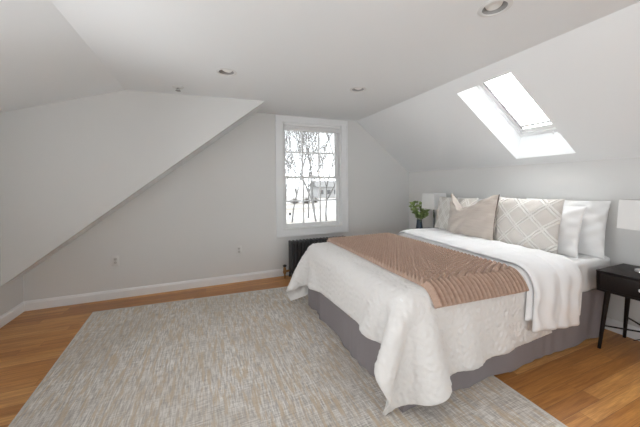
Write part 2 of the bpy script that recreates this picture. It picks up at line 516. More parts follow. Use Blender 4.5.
# baseboards: flat board with a moulded cap
def baseboard(name, p0, p1, n, label):
    p0, p1, n = Vector(p0), Vector(p1), Vector(n)
    prof = [(0, 0), (0.016, 0), (0.016, 0.078), (0.012, 0.086), (0.010, 0.094), (0.004, 0.102), (0, 0.102)]
    bm = bmesh.new()
    add_prism(bm, [tuple(p0 + n * d + Vector((0, 0, z))) for d, z in prof], p1 - p0)
    return struct(bm_obj(name, bm, trim_m), label)
baseboard('baseboard_far', (LX, GY, 0), (RX, GY, 0), (0, -1, 0), 'white baseboard along the far wall')
baseboard('baseboard_left', (LX, 1.0, 0), (LX, GY - 0.016, 0), (1, 0, 0), 'white baseboard along the left knee wall')
baseboard('baseboard_right', (RX, BY, 0), (RX, GY - 0.016, 0), (-1, 0, 0), 'white baseboard along the right wall')

# ------------------------------------------------------------------ the far window
win = struct(bpy.data.objects.new('window_1', None), 'white double-hung window with six panes over six'); link(win)
win.location = (0, 0, 0)
bm = bmesh.new()      # casing
c0, c1, cz0, cz1 = 0.942, 2.068, 0.562, 2.287
for lo, hi in (((c0, GY - 0.02, cz0), (WX0, GY, cz1)), ((WX1, GY - 0.02, cz0), (c1, GY, cz1)),
               ((WX0, GY - 0.02, WZ1), (WX1, GY, cz1)), ((WX0, GY - 0.02, cz0), (WX1, GY, WZ0))):
    add_box(bm, lo, hi)
# back band round the casing
for lo, hi in (((c0 - 0.008, GY - 0.03, cz0 - 0.008), (c0 + 0.012, GY, cz1)), ((c1 - 0.012, GY - 0.03, cz0 - 0.008), (c1 + 0.008, GY, cz1)),
               ((c0, GY - 0.03, cz0 - 0.008), (c1, GY, cz0 + 0.012))):
    add_box(bm, lo, hi)
bm_obj('casing', bm, trim_m, win)
bm = bmesh.new()      # jambs, stops and sill lining the opening
add_box(bm, (WX0, GY, WZ0), (WX0 + 0.018, GY + TH, WZ1)); add_box(bm, (WX1 - 0.018, GY, WZ0), (WX1, GY + TH, WZ1))
add_box(bm, (WX0, GY, WZ1 - 0.018), (WX1, GY + TH, WZ1)); add_box(bm, (WX0, GY - 0.028, WZ0 - 0.004), (WX1, GY + TH + 0.03, WZ0 + 0.022), 0.003)
bm_obj('jamb', bm, sash_m, win)
jx0, jx1 = WX0 + 0.018, WX1 - 0.018
def sash(y, z0, z1, bot, top):
    bm = bmesh.new(); st = 0.045; d = 0.035
    add_box(bm, (jx0, y, z0), (jx0 + st, y + d, z1)); add_box(bm, (jx1 - st, y, z0), (jx1, y + d, z1))
    add_box(bm, (jx0 + st, y, z0), (jx1 - st, y + d, z0 + bot)); add_box(bm, (jx0 + st, y, z1 - top), (jx1 - st, y + d, z1))
    o = bm_obj('sash', bm, sash_m, win)
    bm = bmesh.new(); gw = (jx1 - jx0 - 2 * st) / 3
    for k in (1, 2):
        x = jx0 + st + gw * k
        add_box(bm, (x - 0.009, y + 0.006, z0 + bot), (x + 0.009, y + d - 0.006, z1 - top))
    zm = (z0 + bot + z1 - top) / 2
    add_box(bm, (jx0 + st, y + 0.005, zm - 0.009), (jx1 - st, y + d - 0.005, zm + 0.009))
    bm_obj('muntin', bm, sash_m, o)
    box('pane', (jx0 + st - 0.005, y + 0.015, z0 + bot - 0.005), (jx1 - st + 0.005, y + 0.019, z1 - top + 0.005), glass_m, o)
    return o
zmid = 1.405
lower = sash(GY + 0.045, WZ0 + 0.022, zmid + 0.018, 0.055, 0.036)
upper = sash(GY + 0.085, zmid - 0.018, WZ1 - 0.018, 0.036, 0.045)
bm = bmesh.new()
add_box(bm, (1.49, GY + 0.052, zmid + 0.018), (1.53, GY + 0.078, zmid + 0.030), 0.003); add_box(bm, (1.505, GY + 0.045, zmid + 0.028), (1.545, GY + 0.06, zmid + 0.036), 0.002)
bm_obj('sash_lock', bm, vinyl_m, win)

# raised cellular shade inside the window head
shade = empty('window_shade', (1.5, GY + 0.02, 2.1), 'white cellular shade drawn right up at the top of the far window', 'window shade')
def child_box(name, lo, hi, m, parent, bevel=0.0):
    o = box(name, lo, hi, m, parent, bevel); o.matrix_parent_inverse = parent.matrix_basis.inverted(); return o
child_box('head_rail', (jx0 + 0.002, GY - 0.012, 2.150), (jx1 - 0.002, GY + 0.038, 2.180), vinyl_m, shade, 0.004)
bm = bmesh.new()
for k in range(6):
    z = 2.147 - k * 0.0062
    add_box(bm, (jx0 + 0.006, GY - 0.006, z - 0.0036), (jx1 - 0.006, GY + 0.034, z - 0.0008))
    add_box(bm, (jx0 + 0.006, GY - 0.002, z - 0.0052), (jx1 - 0.006, GY + 0.030, z - 0.0034))
o = bm_obj('folded_fabric', bm, vinyl_m, shade); o.matrix_parent_inverse = shade.matrix_basis.inverted()
child_box('bottom_rail', (jx0 + 0.004, GY - 0.008, 2.086), (jx1 - 0.004, GY + 0.036, 2.108), vinyl_m, shade, 0.003)

# unseen windows added for light (behind and beside the viewer), plain frames with glass
def added_window(name, lo, hi, axis, label):
    bm = bmesh.new(); t = 0.05
    (a0, z0), (a1, z1) = lo, hi
    def bx(a, b, c, d):
        if axis == 'x': add_box(bm, (LX - 0.09, a, c), (LX - 0.04, b, d))
        else: add_box(bm, (a, BY - 0.09, c), (b, BY - 0.04, d))
    bx(a0, a0 + t, z0, z1); bx(a1 - t, a1, z0, z1); bx(a0 + t, a1 - t, z0, z0 + t); bx(a0 + t, a1 - t, z1 - t, z1)
    zm = (z0 + z1) / 2; bx(a0 + t, a1 - t, zm - 0.02, zm + 0.02)
    o = struct(bm_obj(name, bm, sash_m), label)
    bm = bmesh.new()
    if axis == 'x': add_box(bm, (LX - 0.068, a0 + t, z0 + t), (LX - 0.064, a1 - t, z1 - t))
    else: add_box(bm, (a0 + t, BY - 0.068, z0 + t), (a1 - t, BY - 0.064, z1 - t))
    bm_obj('pane', bm, glass_m, o)
added_window('window_3', (-1.2, 0.85), (0.2, 1.8), 'x', 'unseen dormer window added for light')
added_window('window_4', (0.9, 0.85), (2.3, 1.8), 'x', 'unseen dormer window added for light')
added_window('window_5', (bw[0], bw[2]), (bw[1], bw[3]), 'y', 'unseen window added behind the viewer for light')

# ------------------------------------------------------------------ skylight
sky = struct(bpy.data.objects.new('window_2', None), 'roof window set in a deep white shaft'); link(sky)
P = back       # corners: top-far, top-near, bottom-near, bottom-far
cen = sum(P, Vector()) / 4
un = (P[2] - P[1]).cross(P[0] - P[1]).normalized()
if un.z < 0: un = -un
ud = ((P[2] - P[1]) + (P[3] - P[0])).normalized()     # down the slope
def inset(t_side, t_bot, t_top, off=0.0):
    a = (P[1] - P[0]).normalized(); b = (P[3] - P[0]).normalized(); c = (P[2] - P[1]).normalized(); d = (P[2] - P[3]).normalized()
    return [P[0] + a * t_side + b * t_top + un * off, P[1] - a * t_side + c * t_top + un * off,
            P[2] - d * t_side - c * t_bot + un * off, P[3] + d * t_side - b * t_bot + un * off]
def ring_obj(name, A, B, m, parent, th=0.03):
    """frame between outer quad A and inner quad B with thickness th outward"""
    bm = bmesh.new()
    q = [[bm.verts.new(p) for p in A], [bm.verts.new(p) for p in B], [bm.verts.new(p + un * th) for p in B], [bm.verts.new(p + un * th) for p in A]]
    for s in range(4):
        t = (s + 1) % 4
        for k in range(4):
            j = (k + 1) % 4
            bm.faces.new((q[s][k], q[s][j], q[t][j], q[t][k]))
    return bm_obj(name, bm, m, parent)
ring_obj('frame', inset(-0.03, -0.02, -0.03, 0.0), inset(0.030, 0.045, 0.02, 0.0), trim_m, sky, 0.05)
ring_obj('sash', inset(0.030, 0.045, 0.02, 0.018), inset(0.068, 0.10, 0.06, 0.018), vinyl_m, sky, 0.05)
gp = inset(0.05, 0.07, 0.04, 0.05)
bm = bmesh.new(); add_prism(bm, gp, un * 0.006); bm_obj('pane', bm, glass_m, sky)
# hinge / latch blocks on the lower frame
bm = bmesh.new()
bl = P[3].lerp(P[2], 0.60)
for k in (0.0, 0.045):
    a = bl + (P[2] - P[3]).normalized() * k - ud * 0.012
    add_tube(bm, [a + un * 0.005, a - un * 0.012, a - un * 0.014 + ud * 0.02], 0.005, 8)
bm_obj('latch', bm, vinyl_m, sky)
# pleated blind
sb = empty('skylight_blind', tuple(cen), 'white pleated blind drawn across the sloping skylight, glowing with daylight', 'skylight blind')
inv = sb.matrix_basis.inverted()
bq = inset(0.078, 0.155, 0.045, 0.018)
rows = 46; verts = []; faces = []
for i in range(rows + 1):
    t = i / rows
    a = bq[0].lerp(bq[3], t); b_ = bq[1].lerp(bq[2], t); z = un * (0.006 if i % 2 else -0.001)
    verts += [a + z, b_ + z]
    if i: faces.append((2 * i - 2, 2 * i - 1, 2 * i + 1, 2 * i))
o = mesh_obj('pleated_fabric', verts, faces, blind_m, sb); o.matrix_parent_inverse = inv
for q0, q1 in ((0, 3), (1, 2)):
    bm = bmesh.new()
    side = (bq[q0] - bq[1 - q0]).normalized()
    e0 = bq[q0] + side * 0.006; e1 = inset(0.078, 0.10, 0.045, 0.018)[q1] + side * 0.006
    dd = (e1 - e0)
    add_prism(bm, [e0 - un * 0.012 - side * 0.008, e0 - un * 0.012 + side * 0.008, e0 + un * 0.012 + side * 0.008, e0 + un * 0.012 - side * 0.008], dd)
    o = bm_obj('side_rail', bm, rail_m, sb); o.matrix_parent_inverse = inv
bm = bmesh.new()
ax = (bq[2] - bq[3])
add_prism(bm, [bq[3] - un * 0.012 - ud * 0.002, bq[3] - un * 0.012 + ud * 0.022, bq[3] + un * 0.012 + ud * 0.022, bq[3] + un * 0.012 - ud * 0.002], ax)
o = bm_obj('bottom_bar', bm, vinyl_m, sb); o.matrix_parent_inverse = inv

# ------------------------------------------------------------------ recessed ceiling lights and sprinkler
LBL = ['round recessed ceiling light nearest the viewer, above the bed and left of the skylight',
       'round recessed ceiling light left of the window, beside the small sprinkler',
       'round recessed ceiling light in front of the window head']
def downlight(i, x, y):
    t = empty('recessed_light', (x, y, H), LBL[i], 'ceiling light', 'recessed ceiling lights')
    lathe('trim_ring', [(0.064, 0.012), (0.064, -0.002), (0.070, -0.006), (0.083, -0.004), (0.088, -0.0005), (0.088, 0.001), (0.066, 0.002)], ceil_m if False else plate_m, t, 48)
    lathe('baffle', [(0.0635, 0.0), (0.060, 0.018), (0.052, 0.036), (0.052, 0.046), (0.0645, 0.046), (0.0655, 0.004)], baffle_m, t, 48)
    l = lathe('lens', [(0.0, 0.010), (0.030, 0.011), (0.042, 0.016), (0.046, 0.026), (0.046, 0.036), (0.0, 0.036)], lens_m, t, 40)
    # tilted towards the head wall like a gimbal lamp
    l.rotation_euler = (math.radians(-8), math.radians(10), 0); l.location = (0.0, 0.004, 0.006)
    return t
for i, (x, y) in enumerate(LIGHTS): downlight(i, x, y)
sp = empty('fire_sprinkler', (-0.239, 3.176, H), 'small sprinkler head with a flat round plate on the ceiling by the dormer cheek', 'sprinkler')
lathe('cover_plate', [(0.0, 0.0), (0.055, 0.0), (0.055, -0.004), (0.046, -0.010), (0.026, -0.014), (0.022, -0.006), (0.0, -0.006)], plate_m, sp, 36)
bm = bmesh.new()
add_tube(bm, [(0, 0, -0.006), (0, 0, -0.022)], 0.008, 12)
add_tube(bm, [(0.012, 0, -0.014), (0.014, 0, -0.026), (0.004, 0, -0.038)], 0.0025, 8); add_tube(bm, [(-0.012, 0, -0.014), (-0.014, 0, -0.026), (-0.004, 0, -0.038)], 0.0025, 8)
bm_obj('frame', bm, chrome_m, sp, True)
lathe('deflector', [(0.0, -0.038), (0.024, -0.036), (0.025, -0.040), (0.0, -0.041)], rail_m, sp, 20)

# ------------------------------------------------------------------ outlets
def outlet(x, z, label):
    t = empty('wall_outlet', (x, GY, z), label, 'power outlet', 'outlets on the far wall')
    bm = bmesh.new(); add_box(bm, (-0.036, -0.006, -0.059), (0.036, 0.0, 0.059), 0.003); bm_obj('cover_plate', bm, plate_m, t, True)
    for s in (-1, 1):
        bm = bmesh.new(); add_box(bm, (-0.017, -0.009, s * 0.021 - 0.014), (0.017, -0.005, s * 0.021 + 0.014), 0.003)
        r_ = bm_obj('receptacle', bm, simple_plate2, t, True)
        bm = bmesh.new()
        add_box(bm, (-0.008, -0.0095, s * 0.021 - 0.003), (-0.006, -0.0085, s * 0.021 + 0.007)); add_box(bm, (0.006, -0.0095, s * 0.021 - 0.003), (0.008, -0.0085, s * 0.021 + 0.007))
        add_box(bm, (-0.002, -0.0095, s * 0.021 - 0.011), (0.002, -0.0085, s * 0.021 - 0.006))
        bm_obj('slot', bm, dark_m, r_)
    bm = bmesh.new(); add_tube(bm, [(0, -0.0055, 0), (0, -0.0075, 0)], 0.003, 10); bm_obj('screw', bm, chrome_m, t)
simple_plate2 = simple('outlet_face', (0.60, 0.59, 0.57), 0.4)
outlet(-0.959, 0.435, 'white power outlet on the far wall, left one under the dormer slope')
outlet(0.424, 0.425, 'white power outlet on the far wall, right one nearer the window')

# ------------------------------------------------------------------ radiator
rad = empty('cast_iron_radiator', (1.5, 3.78, 0), 'dark cast iron column radiator under the window, half hidden by the bed', 'radiator')
RXS, RN, RP = 1.085, 17, 0.0525
bm = bmesh.new()
def rad_section(bm):
    ztop, zb, dpt = 0.512, 0.085, 0.075
    for y in (-0.058, 0.0, 0.058):
        add_tube(bm, [(0, y, zb + 0.02), (0, y, 0.16), (0, y, 0.42), (0, y, ztop - 0.03)], [0.019, 0.0165, 0.0165, 0.019], 10)
    for z, sgn in ((ztop - 0.022, 1), (zb + 0.022, -1)):
        vs = add_box(bm, (-0.0215, -dpt, z - 0.022), (0.0215, dpt, z + 0.022), 0.018, 3)
sec_bm = bmesh.new(); rad_section(sec_bm)
sec = bm_obj('section', sec_bm, iron_m, rad, True)
sec.location = (RXS + RP / 2 - 1.5, 0, 0)
for k in range(1, RN):
    c = sec.copy(); col.objects.link(c); c.parent = rad
    c.location = (RXS + RP * (k + 0.5) - 1.5, 0, 0)
bm = bmesh.new()
for x in (RXS + RP / 2 - 1.5, RXS + RP * (RN - 0.5) - 1.5):
    for y in (-0.055, 0.055):
        bm = bmesh.new()
        add_tube(bm, [(x, y, 0.09), (x, y * 1.1, 0.04), (x, y * 1.15, 0.0)], [0.018, 0.013, 0.02], 10)
        bm_obj('foot', bm, iron_m, rad, True)
bm = bmesh.new()
for z in (0.10, 0.49):
    add_tube(bm, [(RXS - 1.5, 0, z), (RXS + RP * RN - 1.5, 0, z)], 0.016, 10)
bm_obj('header', bm, iron_m, rad, True)
vx = RXS - 0.065 - 1.5
pp = tube('supply_pipe', [(vx, 0, 0.0), (vx, 0, 0.09)], 0.013, brass_m, rad, 12)
bm = bmesh.new()
add_lathe(bm, [(0.0, 0.07), (0.022, 0.07), (0.024, 0.10), (0.019, 0.115), (0.022, 0.13), (0.015, 0.15), (0.012, 0.165), (0.0, 0.165)], 16, (vx, 0, 0))
add_tube(bm, [(vx, 0, 0.10), (RXS - 1.5 + 0.005, 0, 0.10)], 0.015, 12)
bm_obj('valve', bm, brass_m, rad, True)
lathe('valve_handle', [(0.0, 0.162), (0.018, 0.162), (0.026, 0.170), (0.026, 0.182), (0.012, 0.190), (0.0, 0.190)], dark_m, rad, 16, (vx, 0, 0))

# ------------------------------------------------------------------ rug
rug = empty('area_rug', (-1.068, 3.555, 0), 'large low-pile rug woven in cream, grey and gold streaks under the bed', 'rug', rz=0.0)
RW, RL = 2.90, 3.70
Q = [Vector((0, 0)), Vector((2.93, -0.165)), Vector((2.78, -3.78)), Vector((0.20, -3.72))]
def rq(s_, t_): return (Q[0].lerp(Q[1], s_)).lerp(Q[3].lerp(Q[2], s_), t_)
nx, ny = 70, 95
vs = []; fs = []
def rugz(x, y): return 0.0085 + 0.0012 * math.sin(x * 5.1 + y * 3.3) + 0.0008 * math.sin(y * 9 - x * 4)
for j in range(ny + 1):
    for i in range(nx + 1):
        x, y = RW * i / nx, -RL * j / ny
        ex = min(i, nx - i, j, ny - j)
        wob = 0.0025 * math.sin(y * 14) if i in (0, nx) else 0
        q_ = rq(i / nx, j / ny); vs.append((q_.x + wob, q_.y, rugz(x, y) if ex else 0.004))
top = len(vs)
for j in range(ny):
    for i in range(nx):
        a = j * (nx + 1) + i; fs.append((a, a + nx + 1, a + nx + 2, a + 1))
mesh_obj('pile', vs, fs, rug_m, rug, True)
bm = bmesh.new()
bpts = [tuple(q_) for q_ in Q]
for k in range(4):
    a, b_ = bpts[k], bpts[(k + 1) % 4]
    n_ = 50
    pts = [(a[0] + (b_[0] - a[0]) * t / n_, a[1] + (b_[1] - a[1]) * t / n_, 0.0055) for t in range(n_ + 1)]
    add_tube(bm, pts, 0.0055, 6)
bm_obj('binding', bm, rug_edge_m, rug, True)

# ------------------------------------------------------------------ bed
BX0, BX1, BY0, BY1 = 1.015, 3.252, 1.275, 2.823
ZF = 0.40; ZM = 0.655
bed = empty('bed', ((BX0 + BX1) / 2, (BY0 + BY1) / 2, 0), 'wide bed with white mattress and grey gathered skirt, head against the right wall', 'bed')
binv = bed.matrix_basis.inverted()
def bpart(o): o.matrix_parent_inverse = binv; return o
bpart(box('box_spring', (BX0 + 0.03, BY0 + 0.03, 0.14), (BX1 - 0.02, BY1 - 0.03, ZF - 0.005), simple('box_spring_cloth', (0.5, 0.49, 0.48), 0.9), bed, 0.02))
for x in (BX0 + 0.12, BX1 - 0.12):
    for y in (BY0 + 0.12, BY1 - 0.12):
        bpart(tube('leg', [(x, y, 0.012 if x < 2 else 0.0), (x, y, 0.15)], [0.022, 0.028], espresso_m, bed, 12))
# mattress in a fitted sheet: dense rounded box with wrinkles
def rounded_slab(x0, x1, y0, y1, z0, z1, r, n, wr, seed):
    bm = bmesh.new()
    add_box(bm, (-1, -1, -1), (1, 1, 1))
    bmesh.ops.subdivide_edges(bm, edges=list(bm.edges), cuts=n, use_grid_fill=True)
    hx, hy, hz = (x1 - x0) / 2, (y1 - y0) / 2, (z1 - z0) / 2
    c = Vector(((x0 + x1) / 2, (y0 + y1) / 2, (z0 + z1) / 2))
    for v in bm.verts:
        p = Vector((v.co.x * hx, v.co.y * hy, v.co.z * hz))
        q = Vector((max(-hx + r, min(hx - r, p.x)), max(-hy + r, min(hy - r, p.y)), max(-hz + r, min(hz - r, p.z))))
        d = p - q
        if d.length > 1e-6: p = q + d.normalized() * min(r, d.length)
        w = p + c
        s = wr * (math.sin(w.x * 21 + math.sin(w.y * 7 + seed) * 2 + w.z * 14) + 0.7 * math.sin(w.x * 43 - w.z * 30 + w.y * 17))
        nn = d.normalized() if d.length > 1e-6 else Vector((0, 0, 1 if p.z > 0 else -1))
        v.co = w + nn * s
    return bm
bpart(bm_obj('mattress', rounded_slab(BX0, BX1, BY0, BY1, ZF, ZM, 0.034, 60, 0.0022, 1), sheet_m, bed, True, 80))
# gathered skirt on three sides
bm = bmesh.new()
path = []
N = 520
corners = [(BX1 - 0.02, BY0), (BX0, BY0), (BX0, BY1), (BX1 - 0.02, BY1)]
segs = [(corners[i], corners[i + 1]) for i in range(3)]
Lt = [math.dist(a, b_) for a, b_ in segs]; total = sum(Lt)
def along(s):
    for (a, b_), l in zip(segs, Lt):
        if s <= l + 1e-9:
            t = s / l
            d = ((b_[0] - a[0]) / l, (b_[1] - a[1]) / l)
            return (a[0] + (b_[0] - a[0]) * t, a[1] + (b_[1] - a[1]) * t), (d[1], -d[0]), min(s, l - s), l
        s -= l
    return corners[-1], (0, 1), 0, 1
zs = [0.0, 0.04, 0.10, 0.17, 0.24, 0.31, 0.37, ZF + 0.012]
grid = []
for i in range(N + 1):
    s = total * i / N
    (px, py), nv, dc, l = along(min(s, total - 1e-6))
    nv = (-nv[0], -nv[1]) if False else nv
    row = []
    for z in zs:
        t = 1 - z / ZF
        side = 0.55 if l > 1.9 else 1.0
        w = side * t * (0.015 * math.sin(s * 15 + 2.6 * math.sin(s * 3.3)) + 0.006 * math.sin(s * 37 + 3 * math.sin(s * 7)) ) + 0.012 * t
        zz = z + (0.006 if z == 0 and px < 1.9 + 0 else 0) + (0.006 if z == 0 else 0)
        if s < 0.10: w += 0.10 * t * t * (1 - s / 0.10)                     # corner by the nightstand flares out
        row.append(bm.verts.new((px + nv[0] * w, py + nv[1] * w, max(zz, 0.012 if px < 1.85 else 0.002))))
    grid.append(row)
for i in range(N):
    for j in range(len(zs) - 1):
        bm.faces.new((grid[i][j], grid[i + 1][j], grid[i + 1][j + 1], grid[i][j + 1]))
sk = bpart(bm_obj('bed_skirt', bm, skirt_m, bed, True, 80))

# ------------------------------------------------------------------ cloth draping (position based, on a grid)
def sdf_push(Pt, off, r):
    """push points out of the rounded mattress block, returns new points and contact mask"""
    lo = np.array([BX0 - 0.012, BY0 - 0.012, -1.0]) - off; hi = np.array([BX1 + 0.6, BY1 + 0.012, ZM]) + off
    c = (lo + hi) / 2; h = (hi - lo) / 2 - r
    d = Pt - c; s = np.sign(d); q = np.abs(d) - h
    qc = np.maximum(q, 0); ln = np.linalg.norm(qc, axis=-1)
    inside = ln < 1e-9
    dist = ln + np.minimum(q.max(-1), 0) - r
    nrm_ = np.zeros_like(Pt)
    nz = ~inside
    nrm_[nz] = qc[nz] / ln[nz][:, None]
    ax = q.argmax(-1); ii = np.where(inside)
    nrm_[ii[0], ii[1], ax[ii]] = 1.0
    nrm_ *= s
    m_ = dist < 0
    Pn = Pt.copy(); Pn[m_] -= (dist[m_][:, None]) * nrm_[m_]
    return Pn, m_

def drape(P0, du, dv, steps, iters=12, off=0.008, r=0.07, floor_z=0.018, bend=0.12, mu=0.7, bvh=None, bvh_off=0.012, pin=None, wind=None):
    Pc = P0.copy(); Pp = P0.copy()
    nu, nv = Pc.shape[:2]
    dg = math.hypot(du, dv)
    cons = []
    def S(a, b): return slice(a, b)
    for p in (0, 1):
        cons.append(((slice(p, nu - 1, 2), slice(None)), (slice(p + 1, nu, 2), slice(None)), du, 1.0))
        cons.append(((slice(None), slice(p, nv - 1, 2)), (slice(None), slice(p + 1, nv, 2)), dv, 1.0))
        cons.append(((slice(p, nu - 1, 2), slice(0, nv - 1)), (slice(p + 1, nu, 2), slice(1, nv)), dg, 0.5))
        cons.append(((slice(p, nu - 1, 2), slice(1, nv)), (slice(p + 1, nu, 2), slice(0, nv - 1)), dg, 0.5))
    for st in (2, 4):
        for p in range(2 * st):
            # disjoint pairs (i, i+st) for i = p mod 2st
            if p + st < nu: 
                a = np.arange(p, nu - st, 2 * st); cons.append(((a, slice(None)), (a + st, slice(None)), st * du, bend))
            if p + st < nv:
                a = np.arange(p, nv - st, 2 * st); cons.append(((slice(None), a), (slice(None), a + st), st * dv, bend))
    pinned = Pc[pin].copy() if pin is not None else None
    g = np.array([0, 0, -9.8 / 3600 * 0.22])
    for it in range(steps):
        V = (Pc - Pp) * 0.975
        sp_ = np.linalg.norm(V, axis=-1, keepdims=True); V *= np.minimum(1, 0.02 / np.maximum(sp_, 1e-9))
        Pp = Pc.copy(); Pc = Pc + V + g
        if wind is not None: Pc = Pc + wind(Pc, it)
        for k in range(iters):
            for A, B, rest, w in cons:
                a = Pc[A]; b_ = Pc[B]
                d = b_ - a; l = np.linalg.norm(d, axis=-1, keepdims=True)
                if w < 0.3:   # bending: only resist compression
                    e = np.minimum(l - rest, 0)
                else: e = l - rest
                cr = d * (0.5 * w * e / np.maximum(l, 1e-9))
                Pc[A] = a + cr; Pc[B] = b_ - cr
            if k % 3 == 2 or k == iters - 1:
                Pc, cm = sdf_push(Pc, off, r)
                f_ = Pc[..., 2] < floor_z
                Pc[f_, 2] = floor_z
                cm = cm | f_
            if pinned is not None: Pc[pin] = pinned
        if bvh is not None:
            fl = Pc.reshape(-1, 3); fp = Pp.reshape(-1, 3); cmf = cm.reshape(-1)
            for n_ in range(len(fl)):
                v = Vector(fl[n_]); loc, no, idx, ds = bvh.find_nearest(v, 0.08)
                if loc is None: continue
                dd = (v - loc).dot(no)
                if dd < bvh_off:
                    fl[n_] += np.array(no) * (bvh_off - dd); cmf[n_] = True
            Pc = fl.reshape(Pc.shape); cm = cmf.reshape(cm.shape)
        mv = Pc - Pp
        top_ = cm & (Pc[..., 2] > ZM - 0.02)
        Pc[cm] = Pp[cm] + mv[cm] * (1 - mu)
        Pc[top_] = Pp[top_] + mv[top_] * np.array([0.04, 0.04, 0.6])
        Pc, _ = sdf_push(Pc, off, r)
        if bvh is not None: pass
    return Pc

def grid_faces(nu, nv):
    return [(i * nv + j, (i + 1) * nv + j, (i + 1) * nv + j + 1, i * nv + j + 1) for i in range(nu - 1) for j in range(nv - 1)]
def upsample(G, k):
    """bicubic-ish upsampling of a grid of points (Catmull-Rom along both axes)"""
    def up(A):
        n = A.shape[0]; t = np.linspace(0, n - 1, (n - 1) * k + 1); i = np.minimum(t.astype(int), n - 2); f_ = (t - i)[:, None, None]
        p0, p1, p2, p3 = A[np.maximum(i - 1, 0)], A[i], A[i + 1], A[np.minimum(i + 2, n - 1)]
        return 0.5 * ((2 * p1) + (-p0 + p2) * f_ + (2 * p0 - 5 * p1 + 4 * p2 - p3) * f_ ** 2 + (-p0 + 3 * p1 - 3 * p2 + p3) * f_ ** 3)
    A = up(G); A = up(A.transpose(1, 0, 2)).transpose(1, 0, 2)
    return A
def normals(G):
    a = np.gradient(G, axis=0); b_ = np.gradient(G, axis=1)
    n_ = np.cross(a, b_); n_ /= np.maximum(np.linalg.norm(n_, axis=-1, keepdims=True), 1e-9)
    return n_
def smooth_grid(G, n, keep=0.0):
    for _ in range(n):
        A = G.copy()
        A[1:-1, 1:-1] = (G[1:-1, 1:-1] * 4 + G[:-2, 1:-1] + G[2:, 1:-1] + G[1:-1, :-2] + G[1:-1, 2:]) / 8
        G = A
    return G
def cloth_obj(name, G, th, m, parent=None, uvscale=(1, 1), disp=None, th_fn=None):
    """closed solid from a grid: top = G + n*th (+disp), bottom = G"""
    nu, nv = G.shape[:2]
    n_ = normals(G)
    if n_[nu // 2, nv // 2, 2] < 0: n_ = -n_
    t = np.full((nu, nv), th) if th_fn is None else th_fn(nu, nv)
    if disp is not None: t = t + disp
    edge = np.minimum.reduce([np.arange(nu)[:, None] * np.ones(nv)[None], (nu - 1 - np.arange(nu))[:, None] * np.ones(nv)[None],
                              np.ones(nu)[:, None] * np.arange(nv)[None], np.ones(nu)[:, None] * (nv - 1 - np.arange(nv))[None]])
    rim = np.sqrt(np.clip((edge + 0.6) / 2.6, 0, 1))
    top = G + n_ * (t * rim)[..., None]
    V = np.concatenate([top.reshape(-1, 3), G.reshape(-1, 3)])
    F = grid_faces(nu, nv); n0 = nu * nv
    F2 = [tuple(n0 + k for k in f_[::-1]) for f_ in F]
    F = F + F2
    def idx(i, j): return i * nv + j
    for i in range(nu - 1):
        for j in (0, nv - 1):
            a, b_ = idx(i, j), idx(i + 1, j); F.append((a, b_, b_ + n0, a + n0) if j == nv - 1 else (b_, a, a + n0, b_ + n0))
    for j in range(nv - 1):
        for i in (0, nu - 1):
            a, b_ = idx(i, j), idx(i, j + 1); F.append((b_, a, a + n0, b_ + n0) if i == nu - 1 else (a, b_, b_ + n0, a + n0))
    u = np.linspace(0, uvscale[0], nu)[:, None] * np.ones(nv)[None]; v = np.ones(nu)[:, None] * np.linspace(0, uvscale[1], nv)[None]
    uv = np.stack([u, v], -1).reshape(-1, 2); uv = np.concatenate([uv, uv])
    o = mesh_obj(name, V, F, m, parent, True, uv)
    bm = bmesh.new(); bm.from_mesh(o.data); bmesh.ops.recalc_face_normals(bm, faces=bm.faces); bm.to_mesh(o.data); bm.free()
    return o
def flat_grid(x0, x1, y0, y1, z, h):
    nu = int(round((x1 - x0) / h)) + 1; nv = int(round((y1 - y0) / h)) + 1
    X, Y = np.meshgrid(np.linspace(x0, x1, nu), np.linspace(y0, y1, nv), indexing='ij')
    G = np.stack([X, Y, np.full_like(X, z)], -1)
    return G, (x1 - x0) / (nu - 1), (y1 - y0) / (nv - 1)
def bvh_of(G, shift=0.0):
    n_ = normals(G)
    if n_[G.shape[0] // 2, G.shape[1] // 2, 2] < 0: n_ = -n_; 
    V = (G + n_ * shift).reshape(-1, 3)
    F = grid_faces(*G.shape[:2])
    a = np.cross(V[F[0][1]] - V[F[0][0]], V[F[0][2]] - V[F[0][0]])
    mid = F[len(F) // 2]; a = np.cross(V[mid[1]] - V[mid[0]], V[mid[2]] - V[mid[0]])
    if a[2] < 0: F = [f_[::-1] for f_ in F]
    return BVHTree.FromPolygons([tuple(v) for v in V], F)
def rotz(G, ang, c):
    ca, sa = math.cos(ang), math.sin(ang); D = G[..., :2] - np.array(c)
    R = G.copy(); R[..., 0] = c[0] + D[..., 0] * ca - D[..., 1] * sa; R[..., 1] = c[1] + D[..., 0] * sa + D[..., 1] * ca
    return R

